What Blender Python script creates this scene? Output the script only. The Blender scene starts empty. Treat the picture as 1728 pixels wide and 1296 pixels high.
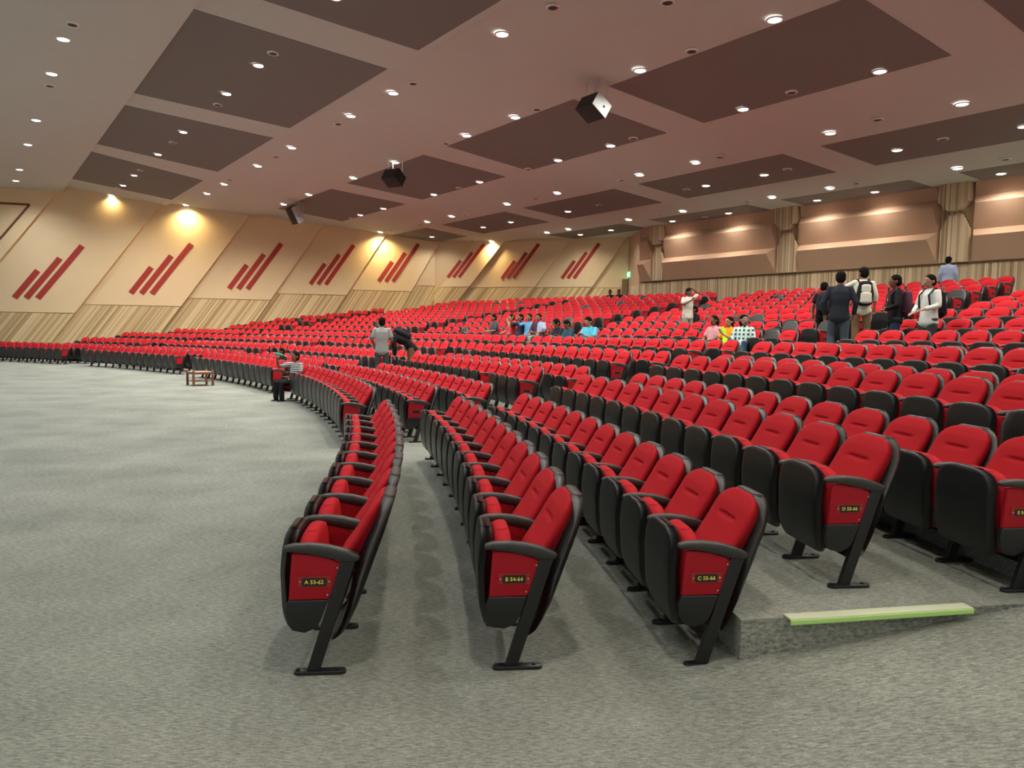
import bpy, bmesh, math, random
import numpy as np
from mathutils import Vector, Matrix
random.seed(7)
SC = bpy.context.scene
COL = SC.collection
PI = math.pi
R = math.radians

# ------------------------------------------------------------------ hall geometry
CAM_H = 1.7
CX, CY = -36.56, 0.27            # centre of the seating arcs
HALL = 53.5                      # bearing of the hall axis from camera forward
U2 = Vector((math.sin(R(HALL)), math.cos(R(HALL)), 0))     # towards the back wall
U1 = Vector((-math.cos(R(HALL)), math.sin(R(HALL)), 0))    # towards the left side wall
ROWS = 'ABCDEFGHIJKLMNOPQRST'
RZ = dict(zip(ROWS, [0, 0, 0, .25, .25, .52, .52, .745, .745, .98, 1.19, 1.41, 1.58, 1.73, 1.9, 2.06, 2.24, 2.42, 2.57, 2.7]))
RR = {k: 35.66 + .98 * i + (.012 if k in 'DE' else 0) for i, k in enumerate(ROWS)}
PITCH = .555

def ST(s, t, z): return U2 * s + U1 * t + Vector((0, 0, z))

# ------------------------------------------------------------------ materials
MATS = {}
def nodes(name):
    m = bpy.data.materials.new(name); m.use_nodes = True
    nt = m.node_tree; b = nt.nodes['Principled BSDF']
    MATS[name] = m
    return m, nt, b
def N(nt, t, **kw):
    n = nt.nodes.new(t)
    for k, v in kw.items(): setattr(n, k, v)
    return n
def mat(name, col, rough=.6, metal=0, spec=.5, emit=None, estr=0, noise=0, nscale=30, bump=0, bscale=200, sheen=0):
    m, nt, b = nodes(name)
    b.inputs['Base Color'].default_value = (*col, 1)
    b.inputs['Roughness'].default_value = rough
    b.inputs['Metallic'].default_value = metal
    b.inputs['Specular IOR Level'].default_value = spec
    if sheen: b.inputs['Sheen Weight'].default_value = sheen
    if emit:
        b.inputs['Emission Color'].default_value = (*emit, 1); b.inputs['Emission Strength'].default_value = estr
    tc = None
    if noise or bump: tc = N(nt, 'ShaderNodeTexCoord')
    if noise:
        n = N(nt, 'ShaderNodeTexNoise'); n.inputs['Scale'].default_value = nscale; n.inputs['Detail'].default_value = 4
        nt.links.new(tc.outputs['Object'], n.inputs['Vector'])
        mx = N(nt, 'ShaderNodeMix', data_type='RGBA')
        mx.inputs[6].default_value = (*[c * (1 - noise) for c in col], 1); mx.inputs[7].default_value = (*[min(1, c * (1 + noise)) for c in col], 1)
        nt.links.new(n.outputs['Fac'], mx.inputs[0]); nt.links.new(mx.outputs[2], b.inputs['Base Color'])
    if bump:
        n = N(nt, 'ShaderNodeTexNoise'); n.inputs['Scale'].default_value = bscale
        nt.links.new(tc.outputs['Object'], n.inputs['Vector'])
        bp = N(nt, 'ShaderNodeBump'); bp.inputs['Strength'].default_value = bump; bp.inputs['Distance'].default_value = .005
        nt.links.new(n.outputs['Fac'], bp.inputs['Height']); nt.links.new(bp.outputs['Normal'], b.inputs['Normal'])
    return m

mat('fabric', (.50, .016, .024), .85, spec=.12, noise=.12, nscale=60, bump=.25, bscale=500)
mat('side_red', (.42, .006, .016), .6, spec=.3, noise=.06, nscale=40)
mat('shell', (.010, .011, .011), .38, spec=.5, noise=.1, nscale=20, bump=.15, bscale=600)
mat('armrest_plastic', (.034, .035, .034), .4, spec=.5)
mat('metal_black', (.012, .012, .013), .38, spec=.5)
mat('plate_black', (.02, .017, .012), .35)
mat('plate_red', (.36, .02, .025), .4)
mat('yellow', (.95, .78, .12), .5)
mat('screw', (.7, .68, .62), .3, metal=.9)
mat('ceiling_paint', (.56, .585, .555), .9, spec=.1, noise=.03, nscale=1.5)
mat('ceiling_dark', (.225, .218, .21), .95, spec=.1, noise=.08, nscale=60, bump=.3, bscale=90)
mat('wall_beige', (.70, .52, .32), .9, spec=.1, noise=.03, nscale=2)
mat('panel_beige', (.80, .62, .375), .9, spec=.1, noise=.04, nscale=1.2)
mat('back_beige', (.58, .375, .255), .9, spec=.1, noise=.03, nscale=1.2)
mat('stripe_red', (.40, .05, .04), .7, spec=.2, noise=.08, nscale=6)
mat('brown_trim', (.17, .045, .02), .6)
mat('dark_edge', (.16, .10, .05), .8)
mat('lens', (1, 1, 1), .5, emit=(1, .95, .86), estr=14)
mat('white_ring', (.75, .74, .72), .4)
mat('grey_ring', (.35, .33, .32), .5)
mat('dark_hole', (.05, .045, .045), .7)
mat('glow_strip', (.62, .66, .47), .5)
mat('glow_edge', (.52, .83, .25), .45)
mat('table_wood', (.20, .075, .045), .45, noise=.25, nscale=12)
mat('table_top', (.42, .24, .16), .4, noise=.2, nscale=9)
mat('speaker_black', (.016, .015, .015), .6)
mat('speaker_grey', (.42, .46, .45), .45)
mat('steel', (.6, .58, .55), .35, metal=.9)
mat('exit_green', (.1, .6, .35), .4, emit=(.2, 1, .5), estr=2.2)
mat('exit_white', (.9, .95, .9), .4, emit=(.9, 1, .9), estr=2.5)
mat('door_brown', (.22, .13, .06), .7)

def carpet():
    m, nt, b = nodes('carpet')
    tc = N(nt, 'ShaderNodeTexCoord')
    L = nt.links
    def noise(sc, det=3, rough=.5):
        n = N(nt, 'ShaderNodeTexNoise'); n.inputs['Scale'].default_value = sc; n.inputs['Detail'].default_value = det; n.inputs['Roughness'].default_value = rough
        L.new(tc.outputs['Object'], n.inputs['Vector']); return n
    big = noise(.9, 4, .6); fine = noise(75, 2, .8); mid = noise(9, 3, .7)
    mp = N(nt, 'ShaderNodeMapping'); mp.inputs['Rotation'].default_value = (0, 0, R(28)); mp.inputs['Scale'].default_value = (22, 110, 60)
    L.new(tc.outputs['Object'], mp.inputs['Vector'])
    st = N(nt, 'ShaderNodeTexNoise'); st.inputs['Scale'].default_value = 1; st.inputs['Detail'].default_value = 2
    L.new(mp.outputs['Vector'], st.inputs['Vector'])
    r1 = N(nt, 'ShaderNodeValToRGB'); r1.color_ramp.elements[0].position = .33; r1.color_ramp.elements[1].position = .68
    r1.color_ramp.elements[0].color = (.245, .262, .232, 1); r1.color_ramp.elements[1].color = (.345, .362, .322, 1)
    L.new(big.outputs['Fac'], r1.inputs['Fac'])
    r2 = N(nt, 'ShaderNodeValToRGB'); r2.color_ramp.elements[0].position = .3; r2.color_ramp.elements[1].position = .7
    r2.color_ramp.elements[0].color = (.52, .53, .52, 1); r2.color_ramp.elements[1].color = (1.35, 1.32, 1.3, 1)
    L.new(st.outputs['Fac'], r2.inputs['Fac'])
    mu = N(nt, 'ShaderNodeMix', data_type='RGBA', blend_type='MULTIPLY'); mu.inputs[0].default_value = .8
    L.new(r1.outputs['Color'], mu.inputs[6]); L.new(r2.outputs['Color'], mu.inputs[7])
    r3 = N(nt, 'ShaderNodeValToRGB'); r3.color_ramp.elements[0].position = .3; r3.color_ramp.elements[1].position = .7
    r3.color_ramp.elements[0].color = (.72, .73, .73, 1); r3.color_ramp.elements[1].color = (1.18, 1.17, 1.15, 1)
    L.new(fine.outputs['Fac'], r3.inputs['Fac'])
    mu2 = N(nt, 'ShaderNodeMix', data_type='RGBA', blend_type='MULTIPLY'); mu2.inputs[0].default_value = .9
    L.new(mu.outputs[2], mu2.inputs[6]); L.new(r3.outputs['Color'], mu2.inputs[7])
    L.new(mu2.outputs[2], b.inputs['Base Color'])
    b.inputs['Roughness'].default_value = .95; b.inputs['Specular IOR Level'].default_value = .1
    ad = N(nt, 'ShaderNodeMath', operation='ADD'); L.new(st.outputs['Fac'], ad.inputs[0]); L.new(fine.outputs['Fac'], ad.inputs[1])
    bp = N(nt, 'ShaderNodeBump'); bp.inputs['Strength'].default_value = .7; bp.inputs['Distance'].default_value = .008
    L.new(ad.outputs[0], bp.inputs['Height']); L.new(bp.outputs['Normal'], b.inputs['Normal'])
carpet()

def slat(name, dark, light, width=.07):
    m, nt, b = nodes(name); L = nt.links
    uv = N(nt, 'ShaderNodeUVMap'); sx = N(nt, 'ShaderNodeSeparateXYZ'); L.new(uv.outputs['UV'], sx.inputs[0])
    dv = N(nt, 'ShaderNodeMath', operation='DIVIDE'); L.new(sx.outputs['X'], dv.inputs[0]); dv.inputs[1].default_value = width
    fl = N(nt, 'ShaderNodeMath', operation='FLOOR'); L.new(dv.outputs[0], fl.inputs[0])
    fr = N(nt, 'ShaderNodeMath', operation='FRACT'); L.new(dv.outputs[0], fr.inputs[0])
    wn = N(nt, 'ShaderNodeTexWhiteNoise', noise_dimensions='1D'); L.new(fl.outputs[0], wn.inputs['W'])
    # broad variation between groups of slats
    d2 = N(nt, 'ShaderNodeMath', operation='MULTIPLY'); L.new(dv.outputs[0], d2.inputs[0]); d2.inputs[1].default_value = .37
    n1 = N(nt, 'ShaderNodeTexNoise', noise_dimensions='1D'); n1.inputs['Scale'].default_value = 1; n1.inputs['Detail'].default_value = 3; L.new(d2.outputs[0], n1.inputs['W'])
    av = N(nt, 'ShaderNodeMath', operation='ADD'); L.new(wn.outputs['Value'], av.inputs[0]); L.new(n1.outputs['Fac'], av.inputs[1])
    hf = N(nt, 'ShaderNodeMath', operation='MULTIPLY'); L.new(av.outputs[0], hf.inputs[0]); hf.inputs[1].default_value = .5
    rp = N(nt, 'ShaderNodeValToRGB'); rp.color_ramp.elements[0].position = .2; rp.color_ramp.elements[1].position = .75
    rp.color_ramp.elements[0].color = (*dark, 1); rp.color_ramp.elements[1].color = (*light, 1)
    L.new(hf.outputs[0], rp.inputs['Fac'])
    gr = N(nt, 'ShaderNodeValToRGB'); e = gr.color_ramp.elements; e[0].position = .0; e[0].color = (.35, .3, .25, 1); e[1].position = .16; e[1].color = (1, 1, 1, 1)
    x = gr.color_ramp.elements.new(.9); x.color = (1, 1, 1, 1); x = gr.color_ramp.elements.new(1.); x.color = (.5, .45, .4, 1)
    L.new(fr.outputs[0], gr.inputs['Fac'])
    mu = N(nt, 'ShaderNodeMix', data_type='RGBA', blend_type='MULTIPLY'); mu.inputs[0].default_value = 1
    L.new(rp.outputs['Color'], mu.inputs[6]); L.new(gr.outputs['Color'], mu.inputs[7]); L.new(mu.outputs[2], b.inputs['Base Color'])
    b.inputs['Roughness'].default_value = .65; b.inputs['Specular IOR Level'].default_value = .25
    bp = N(nt, 'ShaderNodeBump'); bp.inputs['Strength'].default_value = .6; bp.inputs['Distance'].default_value = .02
    L.new(gr.outputs['Color'], bp.inputs['Height']); L.new(bp.outputs['Normal'], b.inputs['Normal'])
slat('slat_side', (.46, .31, .14), (.88, .69, .40), .075)
slat('slat_back', (.36, .25, .14), (.86, .68, .45), .052)

# ------------------------------------------------------------------ mesh helpers
class MB:
    def __init__(self): self.v = []; self.f = []; self.m = []; self.s = []; self.uv = {}
    def add(self, vs, fs, mi=0, smooth=True, uvs=None):
        o = len(self.v); self.v += [tuple(p) for p in vs]
        for k, f in enumerate(fs):
            self.f.append(tuple(i + o for i in f)); self.m.append(mi); self.s.append(smooth)
            if uvs: self.uv[len(self.f) - 1] = uvs[k]
        return self
    def box(self, c, d, mi=0, rot=None, smooth=False):
        x, y, z = [a / 2 for a in d]; vs = [Vector((sx * x, sy * y, sz * z)) for sx in (-1, 1) for sy in (-1, 1) for sz in (-1, 1)]
        if rot is not None: vs = [rot @ p for p in vs]
        vs = [p + Vector(c) for p in vs]
        return self.add(vs, [(0, 1, 3, 2), (4, 6, 7, 5), (0, 4, 5, 1), (2, 3, 7, 6), (0, 2, 6, 4), (1, 5, 7, 3)], mi, smooth)
    def prism(self, poly, f0, f1, mi=0, smooth=False):
        """poly: list of 2-tuples, f0/f1 map a 2-tuple to 3d for the two caps"""
        n = len(poly); vs = [f0(p) for p in poly] + [f1(p) for p in poly]
        fs = [tuple(range(n))[::-1], tuple(range(n, 2 * n))] + [(i, (i + 1) % n, (i + 1) % n + n, i + n) for i in range(n)]
        return self.add(vs, fs, mi, smooth)
    def loft(self, rings, mi=0, smooth=True, caps=True):
        n = len(rings[0]); o = []; fs = []
        for r in rings: o += list(r)
        for i in range(len(rings) - 1):
            for j in range(n): k = (j + 1) % n; fs.append((i * n + j, i * n + k, (i + 1) * n + k, (i + 1) * n + j))
        if caps: fs.append(tuple(range(n))[::-1]); fs.append(tuple(range((len(rings) - 1) * n, len(rings) * n)))
        return self.add(o, fs, mi, smooth)
    def tube(self, path, rad, n=8, mi=0, right=None):
        """path points; rad list of (rx, ry) or r; elliptical loft with rounded ends"""
        P = [Vector(p) for p in path]; rings = []
        rad = [(r, r) if not isinstance(r, (tuple, list)) else r for r in rad]
        for i, p in enumerate(P):
            d = (P[min(i + 1, len(P) - 1)] - P[max(i - 1, 0)]).normalized()
            rt = Vector(right) if right is not None else Vector((1, 0, 0))
            if abs(d.dot(rt)) > .9: rt = Vector((0, 1, 0))
            rt = (rt - d * d.dot(rt)).normalized(); up = d.cross(rt)
            def ring(c, k): return [c + rt * math.cos(2 * PI * a / n) * rad[i][0] * k + up * math.sin(2 * PI * a / n) * rad[i][1] * k for a in range(n)]
            e = min(rad[i])
            if i == 0: rings.append(ring(p - d * e * .6, .5)); rings.append(ring(p - d * e * .3, .85))
            rings.append(ring(p, 1))
            if i == len(P) - 1: rings.append(ring(p + d * e * .3, .85)); rings.append(ring(p + d * e * .6, .5))
        return self.loft(rings, mi)
    def ball(self, c, r, nu=12, nv=8, mi=0, rot=None):
        rx, ry, rz = r if isinstance(r, (tuple, list)) else (r, r, r); vs = []; fs = []
        for i in range(1, nv):
            a = PI * i / nv
            for j in range(nu):
                b_ = 2 * PI * j / nu; p = Vector((rx * math.sin(a) * math.cos(b_), ry * math.sin(a) * math.sin(b_), rz * math.cos(a)))
                vs.append((rot @ p if rot else p) + Vector(c))
        t = Vector((0, 0, rz)); bt = Vector((0, 0, -rz))
        vs.append((rot @ t if rot else t) + Vector(c)); vs.append((rot @ bt if rot else bt) + Vector(c))
        T = len(vs) - 2; B = T + 1
        for j in range(nu):
            k = (j + 1) % nu; fs.append((T, j, k))
            for i in range(nv - 2): fs.append((i * nu + j, (i + 1) * nu + j, (i + 1) * nu + k, i * nu + k))
            fs.append(((nv - 2) * nu + j, B, (nv - 2) * nu + k))
        return self.add(vs, fs, mi)
    def mesh(self, name, mats):
        me = bpy.data.meshes.new(name); me.from_pydata(self.v, [], self.f)
        for m in (mats if isinstance(mats, (list, tuple)) else [mats]): me.materials.append(MATS[m] if isinstance(m, str) else m)
        me.polygons.foreach_set('material_index', self.m); me.polygons.foreach_set('use_smooth', self.s)
        if self.uv:
            l = me.uv_layers.new(name='UVMap')
            for p in me.polygons:
                u = self.uv.get(p.index)
                if u:
                    for k, li in enumerate(p.loop_indices): l.data[li].uv = u[k]
        me.update(); return me
    def obj(self, name, mats, parent=None, bevel=0, seg=2):
        me = self.mesh(name, mats)
        if bevel:
            b = bmesh.new(); b.from_mesh(me)
            bmesh.ops.remove_doubles(b, verts=b.verts, dist=1e-5)
            bmesh.ops.recalc_face_normals(b, faces=b.faces)
            bmesh.ops.bevel(b, geom=[e for e in b.edges if e.is_manifold and e.calc_face_angle(0) > .5], offset=bevel, segments=seg, profile=.6, affect='EDGES', clamp_overlap=True)
            for f in b.faces: f.smooth = True
            b.to_mesh(me); b.free()
        else: fix(me)
        return link(name, me, parent)
def fix(me):
    b = bmesh.new(); b.from_mesh(me); bmesh.ops.recalc_face_normals(b, faces=b.faces); b.to_mesh(me); b.free()
def link(name, data, parent=None):
    o = bpy.data.objects.new(name, data); COL.objects.link(o)
    if parent is not None: o.parent = parent
    return o
def tag(o, label=None, cat=None, group=None, kind=None):
    if label: o['label'] = label
    if cat: o['category'] = cat
    if group: o['group'] = group
    if kind: o['kind'] = kind
    return o
def empty(name, label, cat, loc=(0, 0, 0), rz=0, group=None):
    o = link(name, None); o.empty_display_size = .1; o.location = loc; o.rotation_euler = (0, 0, rz)
    return tag(o, label, cat, group)
ORD = ['', 'first', 'second', 'third', 'fourth', 'fifth', 'sixth', 'seventh', 'eighth', 'ninth', 'tenth', 'eleventh', 'twelfth', 'thirteenth', 'fourteenth', 'fifteenth', 'sixteenth', 'seventeenth', 'eighteenth', 'nineteenth', 'twentieth', 'twenty-first', 'twenty-second']

# ------------------------------------------------------------------ the auditorium seat (local: x sideways, y backwards, z up)
def pillow(mb, W, vs_, front, back, mi, na=10, crn=.14, corner_lo=.04, bulge=None, edge=.35, ex=(2.6, 2.6)):
    """closed slab. vs_: list of v in 0..1; front(v), back(v): (y,z) profile points; W half width; rounded upper corners."""
    Hh = (Vector(front(1)) - Vector(front(0))).length
    F = []; B = []
    for v in vs_:
        h_top = (1 - v) * Hh; h_lo = v * Hh; w = W
        if h_top < crn: w = W * max(.12, (1 - ((crn - h_top) / crn) ** ex[0])) ** (1 / ex[1])
        if h_lo < corner_lo: w = min(w, W - corner_lo + math.sqrt(max(0, corner_lo ** 2 - (corner_lo - h_lo) ** 2)))
        fy, fz = front(v); by, bz = back(v)
        fr = []; bk = []
        # end softening in v
        sv = min(1, h_top / .035, h_lo / .035); sv = math.sqrt(max(0, 1 - (1 - sv) ** 2)) if sv < 1 else 1
        for j in range(na + 1):
            a = -1 + 2 * j / na; a = math.copysign(abs(a) ** .8, a) if abs(a) > 1e-6 else 0
            d = max(0, 1 - abs(a) ** 5) ** .5 * sv
            my, mz = (fy + by) / 2, (fz + bz) / 2
            k = edge + (1 - edge) * d if abs(a) < 1 else 0
            if sv == 0: k = 0
            y = my + (fy - my) * k; z = mz + (fz - mz) * k
            if bulge: y += bulge(a, v) * d
            fr.append(Vector((a * w, y, z)))
            y = my + (by - my) * k; z = mz + (bz - mz) * k
            bk.append(Vector((a * w, y, z)))
        F.append(fr); B.append(bk)
    n = na + 1; vs = [p for r in F for p in r]; off = len(vs); vs += [p for r in B for p in r]; fs = []
    for i in range(len(vs_) - 1):
        for j in range(na):
            q = (i * n + j, i * n + j + 1, (i + 1) * n + j + 1, (i + 1) * n + j)
            fs.append(q); fs.append(tuple(k + off for k in q[::-1]))
        for j in (0, na):
            fs.append((i * n + j, (i + 1) * n + j, (i + 1) * n + j + off, i * n + j + off))
    for i in (0, len(vs_) - 1):
        for j in range(na): fs.append((i * n + j, i * n + j + 1, i * n + j + 1 + off, i * n + j + off))
    return mb.add(vs, fs, mi)
def lerp(a, b, t): return a + (b - a) * t
def poly_at(pts, v):
    """pts list of (v, y, z) -> interpolated with smooth segments"""
    for i in range(len(pts) - 1):
        if v <= pts[i + 1][0]:
            t = (v - pts[i][0]) / (pts[i + 1][0] - pts[i][0]); t2 = t
            return (lerp(pts[i][1], pts[i + 1][1], t2), lerp(pts[i][2], pts[i + 1][2], t2))
    return (pts[-1][1], pts[-1][2])
BACK_F = [(0, .150, .44), (.25, .207, .545), (.5, .272, .655), (.8, .350, .785), (1, .400, .856)]     # cushion face
BACK_M = [(0, .225, .42), (.25, .275, .52), (.5, .335, .63), (.8, .400, .755), (1, .435, .835)]        # shell front side
SH_F = [(0, .155, .15), (.1, .205, .20), (.3, .250, .33), (.55, .275, .50), (.8, .345, .70), (1, .415, .862)]
SH_B = [(0, .175, .135), (.1, .235, .19), (.3, .298, .32), (.55, .362, .50), (.8, .432, .70), (1, .478, .852)]
ST_F = [(0, -.045, .19), (.25, -.075, .30), (.6, -.085, .50), (1, -.068, .69)]       # tipped seat: shell outside (faces the stage)
ST_B = [(0, .02, .17), (.25, -.010, .30), (.6, -.022, .50), (1, .000, .685)]
CU_F = [(0, .060, .21), (.3, .085, .33), (.7, .105, .52), (1, .090, .675)]           # tipped seat: cushion face (towards the back)
CU_B = [(0, -.01, .20), (.3, -.015, .32), (.7, -.02, .52), (1, .005, .665)]

def vlist(n): return [0, .012, .04, .08] + [.08 + .84 * (i + 1) / n for i in range(n)] + [.93, .945, .96, .972, .982, .990, .996, 1]
def crease(a, v):
    c = .024 * math.exp(-((v - .64) / .018) ** 2) * (1 / (1 + math.exp((abs(a) - .38) * 30)))
    lum = -.014 * math.exp(-((v - .22) / .14) ** 2) - .006 * math.exp(-((v - .80) / .12) ** 2)
    return c + lum
HW = .264
def back_cushion(lo=False):
    mb = MB(); pillow(mb, HW - .016, vlist(6) if lo else vlist(40), lambda v: poly_at(BACK_F, v), lambda v: poly_at(BACK_M, v), 0, na=6 if lo else 20, crn=.18, ex=(2.4, 2.9), bulge=crease, edge=.5); return mb
def back_shell(lo=False):
    mb = MB(); pillow(mb, HW, vlist(5) if lo else vlist(12), lambda v: poly_at(SH_F, v), lambda v: poly_at(SH_B, v), 0, na=4 if lo else 12, crn=.19, ex=(2.4, 2.9), corner_lo=.06, edge=.75); return mb
def seat_shell(lo=False):
    mb = MB(); pillow(mb, HW - .013, vlist(4) if lo else vlist(12), lambda v: poly_at(ST_F, v), lambda v: poly_at(ST_B, v), 0, na=6 if lo else 16, crn=.105, ex=(2.2, 2.5), corner_lo=.09, edge=.6); return mb
def seat_cushion(lo=False):
    mb = MB(); pillow(mb, HW - .028, vlist(4) if lo else vlist(12), lambda v: poly_at(CU_F, v), lambda v: poly_at(CU_B, v), 0, na=6 if lo else 14, crn=.105, ex=(2.2, 2.5), corner_lo=.05, edge=.5); return mb
def tipped_down(mb):
    """rotate seat parts about the hinge so that the seat lies horizontally"""
    hy, hz = .10, .30
    out = []
    for x, y, z in mb.v:
        a = R(84); dy, dz = y - hy, z - hz
        out.append((x, hy + dy * math.cos(a) - dz * math.sin(a), hz + dy * math.sin(a) + dz * math.cos(a) + .08))
    mb.v = out; return mb

def sx(s): return s * PITCH / 2
def armrest(s):
    mb = MB(); x0 = sx(s); w = .028; rings = []
    for y, zt, th, ww in [(-.054, .634, .014, .016), (-.047, .643, .026, .024), (-.01, .652, .036, w), (.07, .655, .050, w), (.16, .645, .060, w), (.24, .625, .062, w), (.295, .603, .040, .026), (.312, .592, .018, .018)]:
        rings.append([Vector((x0 + sa * ww, y, zt - dz)) for sa, dz in ((-.7, 0), (.7, 0), (1, .009), (1, th - .009), (.6, th), (-.6, th), (-1, th - .009), (-1, .009))])
    mb.loft(rings); return mb
def leg(s):
    mb = MB(); x0 = sx(s)
    P = [(.052, .0), (.115, .0), (.300, .585), (.232, .60)]
    mb.prism(P, lambda p: Vector((x0 - .017, *p)), lambda p: Vector((x0 + .017, *p))); return mb
def foot(s):
    mb = MB(); x0 = sx(s); pl = []
    for a in range(9): t = PI / 2 + PI * a / 8; pl.append((x0 + .026 * math.sin(t - PI / 2) * 0 + .026 * math.cos(PI * a / 8), .02 - .026 * math.sin(PI * a / 8)))
    for a in range(9): pl.append((x0 - .026 * math.cos(PI * a / 8), .222 + .026 * math.sin(PI * a / 8)))
    mb.prism(pl, lambda p: Vector((p[0], p[1], .0)), lambda p: Vector((p[0], p[1], .018)))
    for y in (.012, .205): mb.box((x0, y, .022), (.016, .016, .010))
    return mb
def side_panel(s):
    mb = MB(); x0 = sx(s)
    P = [(-.028, .375), (.165, .378), (.232, .545), (.19, .572), (.12, .594), (.05, .604), (-.012, .606), (-.02, .49)]
    mb.prism(P, lambda p: Vector((x0 - .013, *p)), lambda p: Vector((x0 + .013, *p))); return mb
def hinge_cover(s):
    mb = MB(); x0 = sx(s)
    P = [(-.03, .376), (-.045, .33), (-.035, .26), (-.01, .225), (.05, .212), (.10, .235), (.125, .27), (.163, .376)]
    mb.prism(P, lambda p: Vector((x0 - .02, *p)), lambda p: Vector((x0 + .02, *p)))
    return mb

MESH = {}
def tmesh(key, mb, m, bevel=0):
    o = mb.obj(key, m, None, bevel); me = o.data; bpy.data.objects.remove(o); MESH[key] = me
tmesh('back_cushion', back_cushion(), 'fabric'); tmesh('back_shell', back_shell(), 'shell')
tmesh('seat_shell', seat_shell(), 'shell'); tmesh('seat_cushion', seat_cushion(), 'fabric')
tmesh('seat_shell_down', tipped_down(seat_shell()), 'shell'); tmesh('seat_cushion_down', tipped_down(seat_cushion()), 'fabric')
for s, n in ((1, 'n'), (-1, 'f')):
    tmesh('armrest' + n, armrest(s), 'armrest_plastic'); tmesh('leg' + n, leg(s), 'metal_black', .004); tmesh('foot' + n, foot(s), 'metal_black', .003)
    tmesh('side_panel' + n, side_panel(s), 'side_red', .004); tmesh('hinge_cover' + n, hinge_cover(s), 'metal_black', .006)

def text_mesh(txt, size):
    cu = bpy.data.curves.new('lettering', 'FONT'); cu.body = txt; cu.size = size; cu.extrude = .0006; cu.offset = size * .02; cu.space_character = 1.06
    cu.align_x = 'CENTER'; cu.align_y = 'CENTER'
    o = link('lettering', cu); dg = bpy.context.evaluated_depsgraph_get(); me = bpy.data.meshes.new_from_object(o.evaluated_get(dg))
    bpy.data.objects.remove(o); return me

def frame_of(row, th, dr=0):
    t = R(th); r = RR[row] + dr
    return Vector((CX + r * math.cos(t), CY + r * math.sin(t), RZ[row])), t - PI / 2

def build_seat(row, th, label, down=False, noback=False, last=False, plate=None, plate_txt=None, group='red tip-up seats in the curved rows'):
    loc, rz = frame_of(row, th)
    e = empty('auditorium_seat', label, 'seat', loc, rz, group)
    if not noback: link('back_cushion', MESH['back_cushion'], e)
    link('back_shell', MESH['back_shell'], e)
    link('seat_cushion', MESH['seat_cushion_down' if down else 'seat_cushion'], e); link('seat_shell', MESH['seat_shell_down' if down else 'seat_shell'], e)
    for n in (['n', 'f'] if last else ['n']):
        link('armrest', MESH['armrest' + n], e)
        l = link('leg', MESH['leg' + n], e); link('foot_plate', MESH['foot' + n], l)
        p = link('side_panel', MESH['side_panel' + n], e); link('hinge_cover', MESH['hinge_cover' + n], e)
        if plate and n == 'n':
            x0 = PITCH / 2 + .013
            b = MB(); b.box((x0 + .001, .097, .468), (.004, .160, .055)); b.obj('plate_backing', 'plate_red', p)
            sp = MB().box((x0 + .003, .096, .466), (.005, .116, .040)).obj('sign_plate', 'plate_black', p)
            for yy in (.027, .167): MB().ball((x0 + .003, yy, .467), .0042, 8, 6).obj('screw', 'screw', p)
            for yy, zz in ((.207, .535), (.158, .40)): MB().ball((x0 + .001, yy, zz), .005, 8, 6).obj('screw', 'screw', p)
            if plate_txt:
                me = text_mesh(plate_txt, .0265); me.materials.clear(); me.materials.append(MATS['yellow'])
                o = link('sign_lettering', me, p)
                # text plane faces +x, reading direction is +y
                o.matrix_local = Matrix.Translation((x0 + .0062, .096, .466)) @ Matrix(((0, 0, 1, 0), (1, 0, 0, 0), (0, 1, 0, 0), (0, 0, 0, 1)))
    return e

# low detail seat for everything beyond the nearest three hundred: local arrays
def lo_parts():
    P = []
    def pack(mb, mi):
        P.append((np.array(mb.v), [f for f in mb.f], mi))
    pack(back_cushion(True), 0); pack(back_shell(True), 1); pack(seat_shell(True), 1); pack(seat_cushion(True), 0)
    a = MB(); a.box((PITCH / 2, .13, .625), (.054, .35, .045)); pack(a, 2)
    pack(leg(1), 3); a = MB(); a.box((PITCH / 2, .12, .01), (.05, .24, .02)); pack(a, 3)
    pack(side_panel(1), 4); pack(hinge_cover(1), 3)
    return P
LO = lo_parts()
BIG = MB()
def add_lo(row, th, noback=False, down=False):
    loc, rz = frame_of(row, th); c, s = math.cos(rz), math.sin(rz)
    M = np.array([[c, s, 0], [-s, c, 0], [0, 0, 1]])
    for k, (v, f, mi) in enumerate(LO):
        if noback and k == 0: continue
        if down and k in (2, 3):
            hy, hz, a = .10, .30, R(84); v = v.copy(); dy = v[:, 1] - hy; dz = v[:, 2] - hz
            v[:, 1] = hy + dy * math.cos(a) - dz * math.sin(a); v[:, 2] = hz + dy * math.sin(a) + dz * math.cos(a) + .08
        w = v @ M + np.array(loc); BIG.add(w.tolist(), f, mi, k < 4)

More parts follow.
